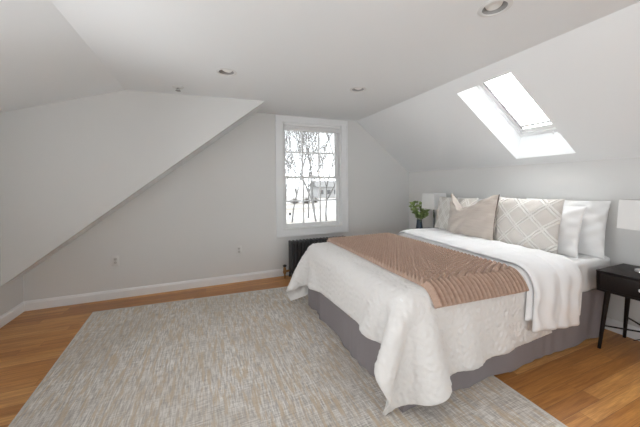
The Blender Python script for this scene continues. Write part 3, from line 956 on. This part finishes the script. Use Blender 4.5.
# --- quilt
Gq, du, dv = flat_grid(BX0 - 0.315, 2.30, BY0 - 0.425, BY1 + 0.43, 0.685, 0.026)
Gq = rotz(Gq, math.radians(2.0), (1.9, 2.0))
Gq[..., 2] += 0.004 * np.sin(Gq[..., 0] * 9 + 2 * np.sin(Gq[..., 1] * 5)) + 0.003 * np.sin(Gq[..., 1] * 17)
def qwind(Pc, it):
    F = np.zeros_like(Pc)
    cz = (Pc[..., 0] < BX0 + 0.06) & (Pc[..., 1] < BY0 - 0.03) & (Pc[..., 2] < 0.5)
    F[..., 1] += cz * np.clip(BY0 - 0.03 - Pc[..., 1], 0, 0.2) * 0.03
    F[..., 0] += ((Pc[..., 0] < BX0 - 0.13) & (Pc[..., 1] < 2.0)) * 0.0008
    if it > 150: return F
    s = np.clip((0.6 - Pc[..., 2]) / 0.4, 0, 1) * 0.00018
    F[..., 0] += -s * (0.3 + np.sin(Pc[..., 1] * 9 + 0.6)); F[..., 1] += -s * 0.7 * np.sin(Pc[..., 0] * 8 + 1.0) * (Pc[..., 1] < 2)
    return F
Gq = drape(Gq, du, dv, 420, 10, off=0.006, r=0.085, bend=0.10, mu=0.75, wind=qwind)
quilt_g = upsample(smooth_grid(Gq, 1), 3)
X_, Y_ = np.meshgrid(np.arange(quilt_g.shape[0]) * du / 3, np.arange(quilt_g.shape[1]) * dv / 3, indexing='ij')
puff = 0.0056 * np.abs(np.sin(X_ * 82 + 2.2 * np.sin(Y_ * 33)) * np.sin(Y_ * 78 + 1.8 * np.sin(X_ * 39))) ** 0.7 + 0.0022 * np.sin(X_ * 131 + 3 * np.sin(Y_ * 41)) * np.sin(Y_ * 117)
quilt = cloth_obj('quilt', quilt_g, 0.012, quilt_m, None, (quilt_g.shape[0] * du / 3, quilt_g.shape[1] * dv / 3), puff)
tag(quilt, 'white textured quilt draped over the foot of the bed, corner trailing on the rug', 'quilt')

# --- throw
Gt, du, dv = flat_grid(1.195, 1.975, BY0 - 0.09, BY1 + 0.22, 0.72, 0.03)
Gt[..., 0] += (Gt[..., 1] - 1.2) * 0.03 + 0.012 * np.sin(Gt[..., 1] * 5)
Gt[..., 1] += 0.022 * np.sin(Gt[..., 0] * 13) + 0.012 * np.sin(Gt[..., 0] * 31)
bq_ = bvh_of(Gq, 0.012)
Gt = drape(Gt, du, dv, 130, 10, off=0.02, r=0.095, bend=0.2, mu=0.7, bvh=bq_, bvh_off=0.006)
KU = 6
tg = upsample(smooth_grid(Gt, 1), KU)
nu, nv = tg.shape[:2]
U = np.arange(nu)[:, None] * (0.78 / (nu - 1)) * np.ones(nv)[None]; Vv = np.ones(nu)[:, None] * np.arange(nv)[None] * (1.858 / (nv - 1))
# chunky knit: plump stitches leaning alternately, in ribs running the length of the throw
pu, pv = 0.039, 0.036
rib = np.floor(U / pu); fu = U / pu - rib
lean = np.abs(fu - 0.5) * 1.3
ph = (Vv / pv + lean + 0.5 * (rib % 2))
knit = np.clip(np.sin(fu * PI), 0, 1) ** 0.8 * (0.15 + 0.85 * np.abs(np.sin(ph * PI)) ** 0.9)
ends = np.clip(np.minimum(Vv, 1.858 - Vv) / 0.13, 0, 1)
ribs = np.abs(np.sin(U / 0.036 * PI)) ** 0.8
knit = np.where(ends < 1, ribs * 0.95 + 0.0 * knit, knit)
throw = cloth_obj('throw_blanket', tg, 0.004, throw_m, None, (0.78, 1.92), knit * 0.044)
tag(throw, 'terracotta brown chunky knit throw laid across the middle of the bed', 'throw blanket')

# --- duvet: folded in two, lower and upper layers
Gd, du, dv = flat_grid(2.17, 2.82, BY0 - 0.34, BY1 + 0.30, 0.73, 0.035)
sm_ = lambda y_: (lambda t_: t_ * t_ * (3 - 2 * t_))(np.clip((1.75 - y_) / 0.6, 0, 1))
Gd[..., 0] += sm_(Gd[..., 1]) * -0.22
Gd[..., 2] += 0.006 * np.sin(Gd[..., 0] * 30) * np.sin(Gd[..., 1] * 9)
Gd = drape(Gd, du, dv, 180, 10, off=0.022, r=0.10, bend=0.25, mu=0.7, bvh=bq_, bvh_off=0.006)
dg_ = upsample(smooth_grid(Gd, 2), 3)
nu, nv = dg_.shape[:2]
U = np.linspace(0, 1, nu)[:, None] * np.ones(nv)[None]; Vv = np.ones(nu)[:, None] * np.linspace(0, 1, nv)[None]
hang = np.clip((0.24 - Vv) / 0.2, 0, 1)
puffs = 0.006 + 0.020 * (np.clip(np.sin(U * PI), 0, 1) ** 0.5) + hang * 0.008 * np.sin(U * 27 + 3 * Vv)
duvet_e = empty('duvet', (2.45, 2.05, 0.66), 'plump white duvet folded back in two below the pillows, hanging over the near side', 'duvet')
dinv = duvet_e.matrix_basis.inverted()
o = cloth_obj('lower_fold', dg_, 0.002, duvet_m, duvet_e, (0.7, 2.2), puffs); o.matrix_parent_inverse = dinv
Gu, du, dv = flat_grid(2.19, 2.74, BY0 - 0.44, BY1 + 0.24, 0.80, 0.035)
Gu[..., 0] += sm_(Gu[..., 1]) * -0.22 + 0.02 * np.sin(Gu[..., 1] * 4)
Gu[..., 2] += 0.006 * np.sin(Gu[..., 0] * 25 + 1) * np.sin(Gu[..., 1] * 7)
Gu = drape(Gu, du, dv, 180, 10, off=0.05, r=0.12, bend=0.25, mu=0.7, bvh=bvh_of(Gd, 0.026), bvh_off=0.006)
ug = upsample(smooth_grid(Gu, 2), 3)
nu, nv = ug.shape[:2]
U = np.linspace(0, 1, nu)[:, None] * np.ones(nv)[None]; Vv = np.ones(nu)[:, None] * np.linspace(0, 2.2, nv)[None]
puffs = 0.008 + 0.020 * (np.clip(np.sin(U * PI), 0, 1) ** 0.5) - 0.010 * np.exp(-((U - 0.5) / 0.03) ** 2) + 0.004 * np.sin(Vv * 34 + 4 * U) + np.clip((0.62 - Vv) / 0.4, 0, 1) * 0.009 * np.sin(U * 22 + 5 * Vv + 1.2 * np.sin(Vv * 12))
o = cloth_obj('upper_fold', ug, 0.002, duvet_m, duvet_e, (0.55, 2.2), puffs); o.matrix_parent_inverse = dinv

# ------------------------------------------------------------------ pillows
def cushion_grid(w, h, t, pinch=0.06, n=44, chop=0.0, chop_c=0.0, chop_w=0.35, sag=0.0, seed=0, wr=0.004, power=0.5):
    u = np.linspace(-1, 1, n); U, V = np.meshgrid(u, u, indexing='ij')
    # more samples near the seam
    U = np.sin(U * PI / 2 * 0.96) / math.sin(PI / 2 * 0.96); V = np.sin(V * PI / 2 * 0.96) / math.sin(PI / 2 * 0.96)
    y = U * w / 2 * (1 - pinch * (1 - V ** 2)); z = V * h / 2 * (1 - pinch * (1 - U ** 2))
    prof = np.clip((1 - U ** 2) * (1 - V ** 2), 0, 1) ** power
    prof = prof * (1 + sag * (-V) * 0.5)
    d = np.maximum(np.abs(U), np.abs(V))
    wrk = wr * (np.sin(U * 9 + seed + 3 * np.sin(V * 3 + seed)) * np.sin(V * 7 + seed * 2) + np.sin((U + V) * 13 + seed) * 0.6) * (0.4 + d) * np.clip(prof * 3, 0, 1)
    th = t / 2 * prof
    if chop:
        e = np.clip(1 - np.abs((U - chop_c) / np.where(U > chop_c, 0.95 - chop_c, chop_w)), 0, 1)
        k = np.clip((V + 0.25) / 1.25, 0, 1) ** 1.6
        z = z - chop * e * k
        th = th * (1 + 0.35 * e * k * (1 - np.clip((V - 0.6) / 0.4, 0, 1)))
    F = np.stack([-th - wrk, y, z], -1); Bk = np.stack([th - wrk * 0.5, y, z], -1)
    return F, Bk, U, V

def cushion(name, label, w, h, t, loc, lean, m, group=None, yaw=0.0, roll=0.0, piping=None, **kw):
    F, Bk, U, V = cushion_grid(w, h, t, **kw)
    n = F.shape[0]
    verts = np.concatenate([F.reshape(-1, 3), Bk.reshape(-1, 3)])
    verts[:, 2] += h / 2
    R = Matrix.Rotation(lean, 4, 'Y') @ Matrix.Rotation(roll, 4, 'X')
    faces = grid_faces(n, n); n0 = n * n
    faces = [f_ for f_ in faces] + [tuple(n0 + k for k in f_[::-1]) for f_ in faces]
    uv = np.stack([(U + 1) / 2, (V + 1) / 2], -1).reshape(-1, 2); uv = np.concatenate([uv, uv])
    root = empty(name, loc, label, 'pillow', group, yaw)
    me_o = mesh_obj('pillowcase', [R @ Vector(v) for v in verts], faces, m, root, True, uv)
    bm = bmesh.new(); bm.from_mesh(me_o.data)
    bmesh.ops.remove_doubles(bm, verts=bm.verts, dist=0.0004)
    bmesh.ops.recalc_face_normals(bm, faces=bm.faces); bm.to_mesh(me_o.data); bm.free()
    if piping:
        zz = [Vector((0, v[1], v[2])) for v in F[-1 if piping > 0 else 0, :, :]]
        pts = [R @ Vector((v[0] - 0.004, v[1] + 0.002, v[2] + h / 2)) for v in (F[0, :, :] if piping < 0 else F[-1, :, :])]
        tube('zip', pts, 0.0055, piping_m, root, 8)
    return root, me_o

ZT = ZM + 0.004
lean = math.radians(12)
cushion('pillow', 'plain white pillow standing against the wall, nearest the right nightstand', 0.68, 0.50, 0.15, (3.09, 1.60, ZT - 0.01), math.radians(13), pillow_w_m, 'white pillows', pinch=0.05, seed=1, wr=0.005)
cushion('pillow', 'plain white pillow leaning between the trellis cushion and the rear white pillow', 0.66, 0.46, 0.15, (2.915, 1.69, ZT - 0.01), math.radians(18), pillow_w_m, 'white pillows', pinch=0.06, seed=2.4, wr=0.006)
cushion('pillow', 'white pillow only peeping out above the dip of the taupe cushion', 0.68, 0.47, 0.15, (3.07, 2.46, ZT - 0.01), math.radians(13), pillow_w_m, 'white pillows', pinch=0.05, seed=3.3)
cushion('cushion', 'large square beige cushion with white raised trellis diamonds, right of the taupe one', 0.60, 0.52, 0.17, (2.755, 1.735, ZT - 0.01), math.radians(15), lattice_m, 'patterned cushions', pinch=0.05, seed=5, wr=0.003, yaw=math.radians(3))
cushion('cushion', 'square off-white cushion with raised leaf pattern, left end behind the taupe one', 0.58, 0.49, 0.17, (2.79, 2.56, ZT - 0.01), math.radians(13), lattice2_m, 'patterned cushions', pinch=0.06, seed=4, wr=0.003)
cushion('cushion', 'taupe velvet cushion with a chopped V top and brown zipped edge', 0.60, 0.53, 0.20, (2.66, 2.225, ZT + 0.00), math.radians(11), linen_m, None, pinch=0.06, seed=7, wr=0.010, chop=0.18, chop_c=0.38, chop_w=1.15, piping=-1)

# ------------------------------------------------------------------ nightstands
def nightstand(x0, y0, label, group):
    """x0: front plane, y0: nearer side (low y); drawer faces -X"""
    W, D, top = 0.50, 0.41, 0.615
    t = empty('nightstand', (x0 + D / 2, y0 + W / 2, 0), label, 'nightstand', group)
    bm = bmesh.new(); add_box(bm, (-D / 2 - 0.006, -W / 2, top - 0.016), (D / 2, W / 2, top), 0.003); bm_obj('top', bm, espresso_m, t, True)
    bm = bmesh.new()
    add_box(bm, (-D / 2, -W / 2, 0.455), (D / 2, -W / 2 + 0.016, top - 0.016)); add_box(bm, (-D / 2, W / 2 - 0.016, 0.455), (D / 2, W / 2, top - 0.016))
    add_box(bm, (-D / 2, -W / 2 + 0.016, 0.455), (D / 2, W / 2 - 0.016, 0.470)); add_box(bm, (D / 2 - 0.012, -W / 2 + 0.016, 0.470), (D / 2, W / 2 - 0.016, top - 0.016))
    bm_obj('body', bm, espresso_m, t)
    bm = bmesh.new(); add_box(bm, (-D / 2 - 0.004, -W / 2 + 0.019, 0.472), (-D / 2 + 0.014, W / 2 - 0.019, top - 0.019), 0.002)
    dr = bm_obj('drawer', bm, espresso_m, t, True)
    bm = bmesh.new(); add_tube(bm, [(-D / 2 - 0.002, 0, 0.535), (-D / 2 - 0.014, 0, 0.535), (-D / 2 - 0.016, 0, 0.535), (-D / 2 - 0.026, 0, 0.535)], [0.006, 0.006, 0.014, 0.012], 16)
    bm_obj('knob', bm, chrome_m, dr, True)
    legs = {}
    for sx in (-1, 1):
        for sy in (-1, 1):
            a = (sx * (D / 2 - 0.045), sy * (W / 2 - 0.05), 0.457); b_ = (sx * (D / 2 - 0.012), sy * (W / 2 - 0.008), 0.0)
            tube('leg', [a, b_], [0.017, 0.0105], espresso_m, t, 14)
            legs[sx, sy] = (Vector(a), Vector(b_))
    bm = bmesh.new()
    m_ = lambda s1, s2, f_=0.60: legs[s1, s2][0].lerp(legs[s1, s2][1], f_)
    add_tube(bm, [m_(-1, 1), m_(1, -1)], 0.0065, 8); add_tube(bm, [m_(-1, -1), m_(1, 1)], 0.0065, 8)
    bm_obj('stretcher', bm, espresso_m, t, True)
    return t
nightstand(2.83, 0.705, 'espresso brown nightstand with splayed legs and one drawer, right of the bed', 'nightstands beside the bed')
nightstand(2.83, 2.90, 'dark nightstand beyond the bed by the far wall, only its top edge showing', 'nightstands beside the bed')

def table_lamp(x, y, rz, label, hs=0.235):
    t = empty('table_lamp', (x, y, 0.615), label, 'table lamp', 'white shade table lamps', rz)
    lathe('base', [(0.0, 0.0), (0.078, 0.0), (0.080, 0.006), (0.076, 0.018), (0.012, 0.020), (0.0, 0.020)], vinyl_m if False else chrome_m, t, 32)
    bm = bmesh.new()
    add_box(bm, (-0.010, -0.010, 0.016), (0.010, 0.010, 0.335), 0.002); bm_obj('stem', bm, chrome_m, t, True)
    bm = bmesh.new(); add_tube(bm, [(0, 0, 0.330), (0, 0, 0.375)], 0.016, 16); bm_obj('socket', bm, plate_m, t, True)
    # box shade: four tapering walls with open top and bottom
    bm = bmesh.new()
    z0, z1, w0, w1, th = 0.325, 0.545, 0.122, 0.112, 0.003
    def quad(w, z): return [Vector((-w, -w, z)), Vector((w, -w, z)), Vector((w, w, z)), Vector((-w, w, z))]
    q = [quad(w0, z0), quad(w0 - th, z0), quad(w1 - th, z1), quad(w1, z1)]
    qq = [[bm.verts.new(p) for p in r_] for r_ in q]
    for s in range(4):
        for k in range(4):
            bm.faces.new((qq[s][k], qq[s][(k + 1) % 4], qq[(s + 1) % 4][(k + 1) % 4], qq[(s + 1) % 4][k]))
    es = [e for e in bm.edges if abs(e.verts[0].co.z - e.verts[1].co.z) > 0.1]
    bmesh.ops.bevel(bm, geom=es, offset=0.004, segments=2, affect='EDGES')
    bm_obj('lamp_shade', bm, shade_m, t)
    bm = bmesh.new()
    for s in (-1, 1): add_tube(bm, [(s * 0.012, 0, 0.372), (s * 0.112, 0, 0.53)], 0.0018, 6)
    bm_obj('spider', bm, chrome_m, t)
    lathe('bulb', [(0.0, 0.37), (0.014, 0.375), (0.018, 0.40), (0.030, 0.43), (0.030, 0.45), (0.018, 0.472), (0.0, 0.478)], plate_m, t, 20)
table_lamp(3.02, 3.065, 0.0, 'square white-shade lamp on the far nightstand, behind the pillows')
table_lamp(3.05, 0.99, math.radians(-14), 'square white-shade lamp cut by the right edge, above the near nightstand')

# small vase with eucalyptus sprigs on the far nightstand
vs_ = empty('vase', (2.90, 3.235, 0.6155), 'dark navy faceted vase on the far nightstand', 'vase')
bm = bmesh.new(); add_lathe(bm, [(0.0, 0.0), (0.052, 0.0), (0.055, 0.006), (0.046, 0.06), (0.038, 0.12), (0.036, 0.150), (0.038, 0.156), (0.033, 0.156), (0.031, 0.14), (0.040, 0.03), (0.0, 0.012)], 12)
vb = bm_obj('body', bm, vase_m, vs_, False)
pl = empty('leafy_sprigs', (2.90, 3.235, 0.63), 'green leafy sprigs arranged in the navy vase', 'plant')
random.seed(11)
def leaf_bm(bm, p, d, size):
    d = d.normalized(); s = d.cross(Vector((random.uniform(-1, 1), random.uniform(-1, 1), random.uniform(0.2, 1)))).normalized()
    up_ = s.cross(d)
    n = 6; L = []; Rr = []; M_ = []
    for i in range(n + 1):
        t = i / n; w = size * 0.42 * math.sin(PI * min(1, t * 1.02)) ** 0.7 * (1 - 0.25 * t)
        c = p + d * (size * t) + up_ * (-size * 0.25 * t * t)
        L.append(bm.verts.new(c - s * w + up_ * w * 0.3)); Rr.append(bm.verts.new(c + s * w + up_ * w * 0.3)); M_.append(bm.verts.new(c))
    for i in range(n):
        bm.faces.new((L[i], M_[i], M_[i + 1], L[i + 1])); bm.faces.new((M_[i], Rr[i], Rr[i + 1], M_[i + 1]))
stems_bm = bmesh.new()
for k in range(15):
    a = random.uniform(0, 2 * PI); sp_ = random.uniform(0.03, 0.17); hh = random.uniform(0.24, 0.40) - sp_ * 0.45
    p0 = Vector((0, 0, 0.02)); p3 = Vector((sp_ * math.cos(a), sp_ * math.sin(a), hh + 0.03))
    p1 = Vector((0.01 * math.cos(a), 0.01 * math.sin(a), 0.15)); pts = []
    for i in range(9):
        t = i / 8; pts.append(p0 * (1 - t) ** 2 + p1 * 2 * t * (1 - t) * 1.0 + p3 * t * t)
    add_tube(stems_bm, pts, [0.0022 - 0.0012 * i / 8 for i in range(9)], 5)
    lb = bmesh.new()
    for i in range(4, 9):
        for s in range(4 if i < 8 else 6):
            dr = (pts[i] - pts[i - 1]).normalized() + Vector((random.uniform(-1, 1), random.uniform(-1, 1), random.uniform(-0.3, 0.9)))
            if pts[i].z > 0.155: leaf_bm(lb, pts[i], dr, random.uniform(0.034, 0.056))
    me_ = bpy.data.meshes.new('leaf_cluster'); lb.to_mesh(me_); lb.free(); me_.materials.append(leaf_m)
    lo = link(bpy.data.objects.new('leaf_cluster', me_), pl)
bm_obj('stem', stems_bm, stem_m, pl, True)

# power cable drooping behind the near nightstand
cb = tube('power_cord', [(3.262, 0.80, 0.33), (3.23, 0.86, 0.25), (3.21, 0.94, 0.17), (3.235, 1.02, 0.10), (3.245, 1.10, 0.03), (3.22, 1.14, 0.004)], 0.003, dark_m, None, 6)
tag(cb, 'thin dark power cord hanging behind the near nightstand', 'cord')

# ------------------------------------------------------------------ outdoors
GZ = -2.9
gr = struct(mesh_obj('ground', [(-60, GY + 4, GZ), (160, GY + 4, GZ), (160, 260, GZ), (-60, 260, GZ)], [(0, 1, 2, 3)], snow_m), 'snowy ground outside')
def road(pts, w, label):
    vs, fs = [], []
    for i, p in enumerate(pts):
        a = Vector(pts[max(i - 1, 0)]); b_ = Vector(pts[min(i + 1, len(pts) - 1)]); d = (b_ - a).normalized(); n_ = Vector((-d.y, d.x))
        q = Vector(p)
        vs += [(q.x + n_.x * w, q.y + n_.y * w, GZ + 0.02), (q.x - n_.x * w, q.y - n_.y * w, GZ + 0.02)]
        if i: fs.append((2 * i - 2, 2 * i - 1, 2 * i + 1, 2 * i))
    return struct(mesh_obj('road', vs, fs, road_m), label)
road([(-5, 31), (6, 33), (14, 37), (24, 46), (40, 54), (60, 58)], 2.2, 'pale drive outside')
road([(-20, 72), (10, 66), (30, 62), (60, 60)], 2.5, 'pale road outside')

def tree(x, y, h, r, label, seed, depth=6, spread=0.55, lean=0.0, twigs=3):
    rnd = random.Random(seed)
    t = empty('bare_tree', (x, y, GZ), label, 'tree', 'bare winter trees outside the window')
    tb = bmesh.new(); bb = bmesh.new()
    def grow(p, d, L, rad, lvl):
        n = 3; pts = [p]; q = p.copy(); dd = d.copy()
        for i in range(n):
            dd = (dd + Vector((rnd.uniform(-.16, .16), rnd.uniform(-.16, .16), rnd.uniform(-.04, .12)))).normalized(); q = q + dd * L / n; pts.append(q.copy())
        add_tube(tb if lvl == 0 else bb, pts, [rad * (1 - 0.38 * i / n) for i in range(n + 1)], 8 if lvl < 2 else (5 if lvl < 4 else 3), caps=False)
        if lvl >= depth: return
        for k in range(twigs if lvl > 0 else 4):
            a = rnd.uniform(0, 2 * PI); s = rnd.uniform(0.6, 1.2) * spread
            ortho = dd.orthogonal().normalized(); ortho.rotate(Matrix.Rotation(a, 3, dd))
            nd = (dd * math.cos(s) + ortho * math.sin(s)).normalized()
            st = pts[-1] if k < 2 else pts[-2]
            grow(st, nd, L * rnd.uniform(0.62, 0.82), rad * (0.70 if k == 0 else 0.56), lvl + 1)
    grow(Vector((0, 0, 0)), Vector((lean, 0, 1)).normalized(), h * 0.33, r, 0)
    bm_obj('trunk', tb, bark_m, t, True); bm_obj('branches', bb, bark_m, t, True)
TR = [(8.9, 22, 13, 0.085, 'bare tree nearest the window, trunk showing between the middle and right lower panes', 3, 7, 0.42, -0.12),
      (6.4, 27, 13, 0.08, 'bare tree rooted left of the window, only its twigs crossing the left panes', 8, 7, 0.45, 0.12),
      (15.6, 40, 16, 0.11, 'bare tree across the drive in front of the left end of the house', 21, 7, 0.45, 0.0),
      (9.0, 30, 14, 0.09, 'bare tree with its trunk in the left column of window panes', 77, 7, 0.5, 0.0),
      (12.0, 33, 14, 0.10, 'bare tree with its trunk in the middle column of window panes', 93, 7, 0.5, -0.1),
      (11.0, 25, 12, 0.09, 'bare tree with its trunk in the right column of window panes', 101, 7, 0.5, -0.15),
      (14.0, 52, 15, 0.13, 'bare tree beyond the drive against the left edge of the window', 13, 6, 0.45, 0.0),
      (20.5, 74, 16, 0.16, 'distant bare tree on the skyline behind the leftmost shrub', 41, 6, 0.45, 0.0),
      (29.5, 77, 16, 0.16, 'distant bare tree right beside the left wall of the house', 51, 6, 0.45, 0.0)]
for a in TR: tree(*a)
random.seed(5)
for i, (x, y, s, lb) in enumerate([(18.0, 58, 1.1, 'rounded brown bare shrub nearest the left panes outside'), (20.8, 58, 1.2, 'rounded brown bare shrub in the middle of the view outside'), (23.6, 60, 1.0, 'small rounded brown shrub nearest the house')]):
    bm = bmesh.new(); rnd = random.Random(70 + i)
    for k in range(150):
        a = rnd.uniform(0, 2 * PI); e = rnd.uniform(0.1, 1.45)
        d = Vector((math.cos(a) * math.cos(e), math.sin(a) * math.cos(e), math.sin(e)))
        add_tube(bm, [(0, 0, 0), tuple(d * s * 0.5 + Vector((0, 0, 0.1))), tuple(d * s * rnd.uniform(0.9, 1.35))], [0.035, 0.03, 0.012], 3)
    o = bm_obj('shrub', bm, bush_m); o.location = (x, y, GZ); tag(o, lb, 'shrub', 'shrubs outside the window')
hs = empty('house', (38.0, 84, GZ), 'grey house with a low dark roof far beyond the snowy lawn', 'house')
bm = bmesh.new(); add_box(bm, (-5.5, -3.5, 0), (6, 3.5, 3.4)); bm_obj('walls', bm, siding_m, hs)
bm = bmesh.new(); add_prism(bm, [(-6.2, -4.2, 3.4), (-6.2, 4.2, 3.4), (-6.2, 0, 5.3)], (13, 0, 0)); bm_obj('roof', bm, roof_m, hs)
for x in (-4.2, -1.8, 0.6, 3.0):
    bm = bmesh.new(); add_box(bm, (x - 0.55, -3.56, 1.1), (x + 0.55, -3.48, 2.4)); bm_obj('window', bm, housewin_m, hs)
mb = empty('post_lantern', (9.62, 33, GZ), 'small dark lantern post in the snow low in the left pane', 'garden lantern')
tube('post', [(0, 0, 0), (0, 0, 0.5)], 0.04, dark_m, mb, 8)
bm = bmesh.new(); add_box(bm, (-0.12, -0.12, 0.5), (0.12, 0.12, 0.75), 0.01); bm_obj('lantern_head', bm, dark_m, mb)

# ------------------------------------------------------------------ light
world = bpy.data.worlds.new('overcast_sky'); scene.world = world; world.use_nodes = True
wn = world.node_tree; bg = wn.nodes['Background']
g = NB(wn)
tc = g.node('ShaderNodeTexCoord').outputs['Generated']
cl = g.noise(tc, 2.5, 4, 0.5)
wn.links.new(g.mix(cl, (0.90, 0.94, 1.0), (1.0, 1.0, 1.0)), bg.inputs[0]); bg.inputs[1].default_value = 3.6

def daylight(name, loc, rot, sx, sy, power, color=(1, 1, 1)):  # area lamp standing in for daylight
    l = bpy.data.lights.new(name, 'AREA'); l.shape = 'RECTANGLE'; l.size = sx; l.size_y = sy; l.energy = power; l.color = color
    o = link(bpy.data.objects.new(name, l)); o.location = loc; o.rotation_euler = rot
    return o
# added fill lamps at the unseen windows, tilted up to brighten room and ceiling
daylight('fill_lamp_near', ((bw[0] + bw[1]) / 2, BY - 0.30, (bw[2] + bw[3]) / 2 - 0.1), (PI / 2 + 0.95, 0, 0), bw[1] - bw[0], bw[3] - bw[2], 42, (1.0, 0.99, 0.97))
for a, b_ in dw:
    daylight('fill_lamp_dormer', (LX - 0.3, (a + b_) / 2, 1.25), (0, -PI / 2 - 0.8, 0), 0.95, b_ - a, 44, (0.97, 0.98, 1.0))
sk_l = daylight('daylight_skylight', (0, 0, 0), (0, 0, 0), 0.9, 0.7, 480, (1, 1, 1))
sk_l.matrix_world = Matrix.Translation(cen + un * 0.45) @ un.to_track_quat('Z', 'Y').to_matrix().to_4x4()
sun = bpy.data.lights.new('sun', 'SUN'); sun.energy = 3.0; sun.angle = math.radians(25); sun.color = (1, 0.98, 0.95)
so = link(bpy.data.objects.new('sun', sun)); so.rotation_euler = Vector((0.75, -0.02, 0.75)).to_track_quat('Z', 'Y').to_euler()

# ------------------------------------------------------------------ camera
cam_d = bpy.data.cameras.new('camera'); cam = link(bpy.data.objects.new('camera', cam_d)); scene.camera = cam
fpx = 280.2
cam_d.sensor_fit = 'HORIZONTAL'; cam_d.sensor_width = 36.0; cam_d.lens = fpx * 36 / 640
yaw, roll = 0.3914, 0.0092
fwd = Vector((math.sin(yaw), math.cos(yaw), 0)); right = Vector((math.cos(yaw), -math.sin(yaw), 0)); upv = Vector((0, 0, 1))
r2 = right * math.cos(roll) + upv * -math.sin(roll) * -1 * -1
r2 = right * math.cos(roll) - upv * math.sin(roll)
u2 = right * math.sin(roll) + upv * math.cos(roll)
M = Matrix((r2, u2, -fwd)).transposed().to_4x4(); M.translation = Vector((0, 0, 1.3))
cam.matrix_world = M
cam_d.shift_y = -(213.5 - 184.29) / 640
cam_d.clip_start = 0.02; cam_d.clip_end = 500

scene.view_settings.view_transform = 'Standard'; scene.view_settings.look = 'None'
scene.view_settings.gamma = 1.0; scene.view_settings.use_curve_mapping = False
scene.view_settings.exposure = -0.08
scene.cycles.max_bounces = 12; scene.cycles.diffuse_bounces = 6; scene.cycles.transparent_max_bounces = 12
scene.cycles.caustics_reflective = False; scene.cycles.caustics_refractive = False
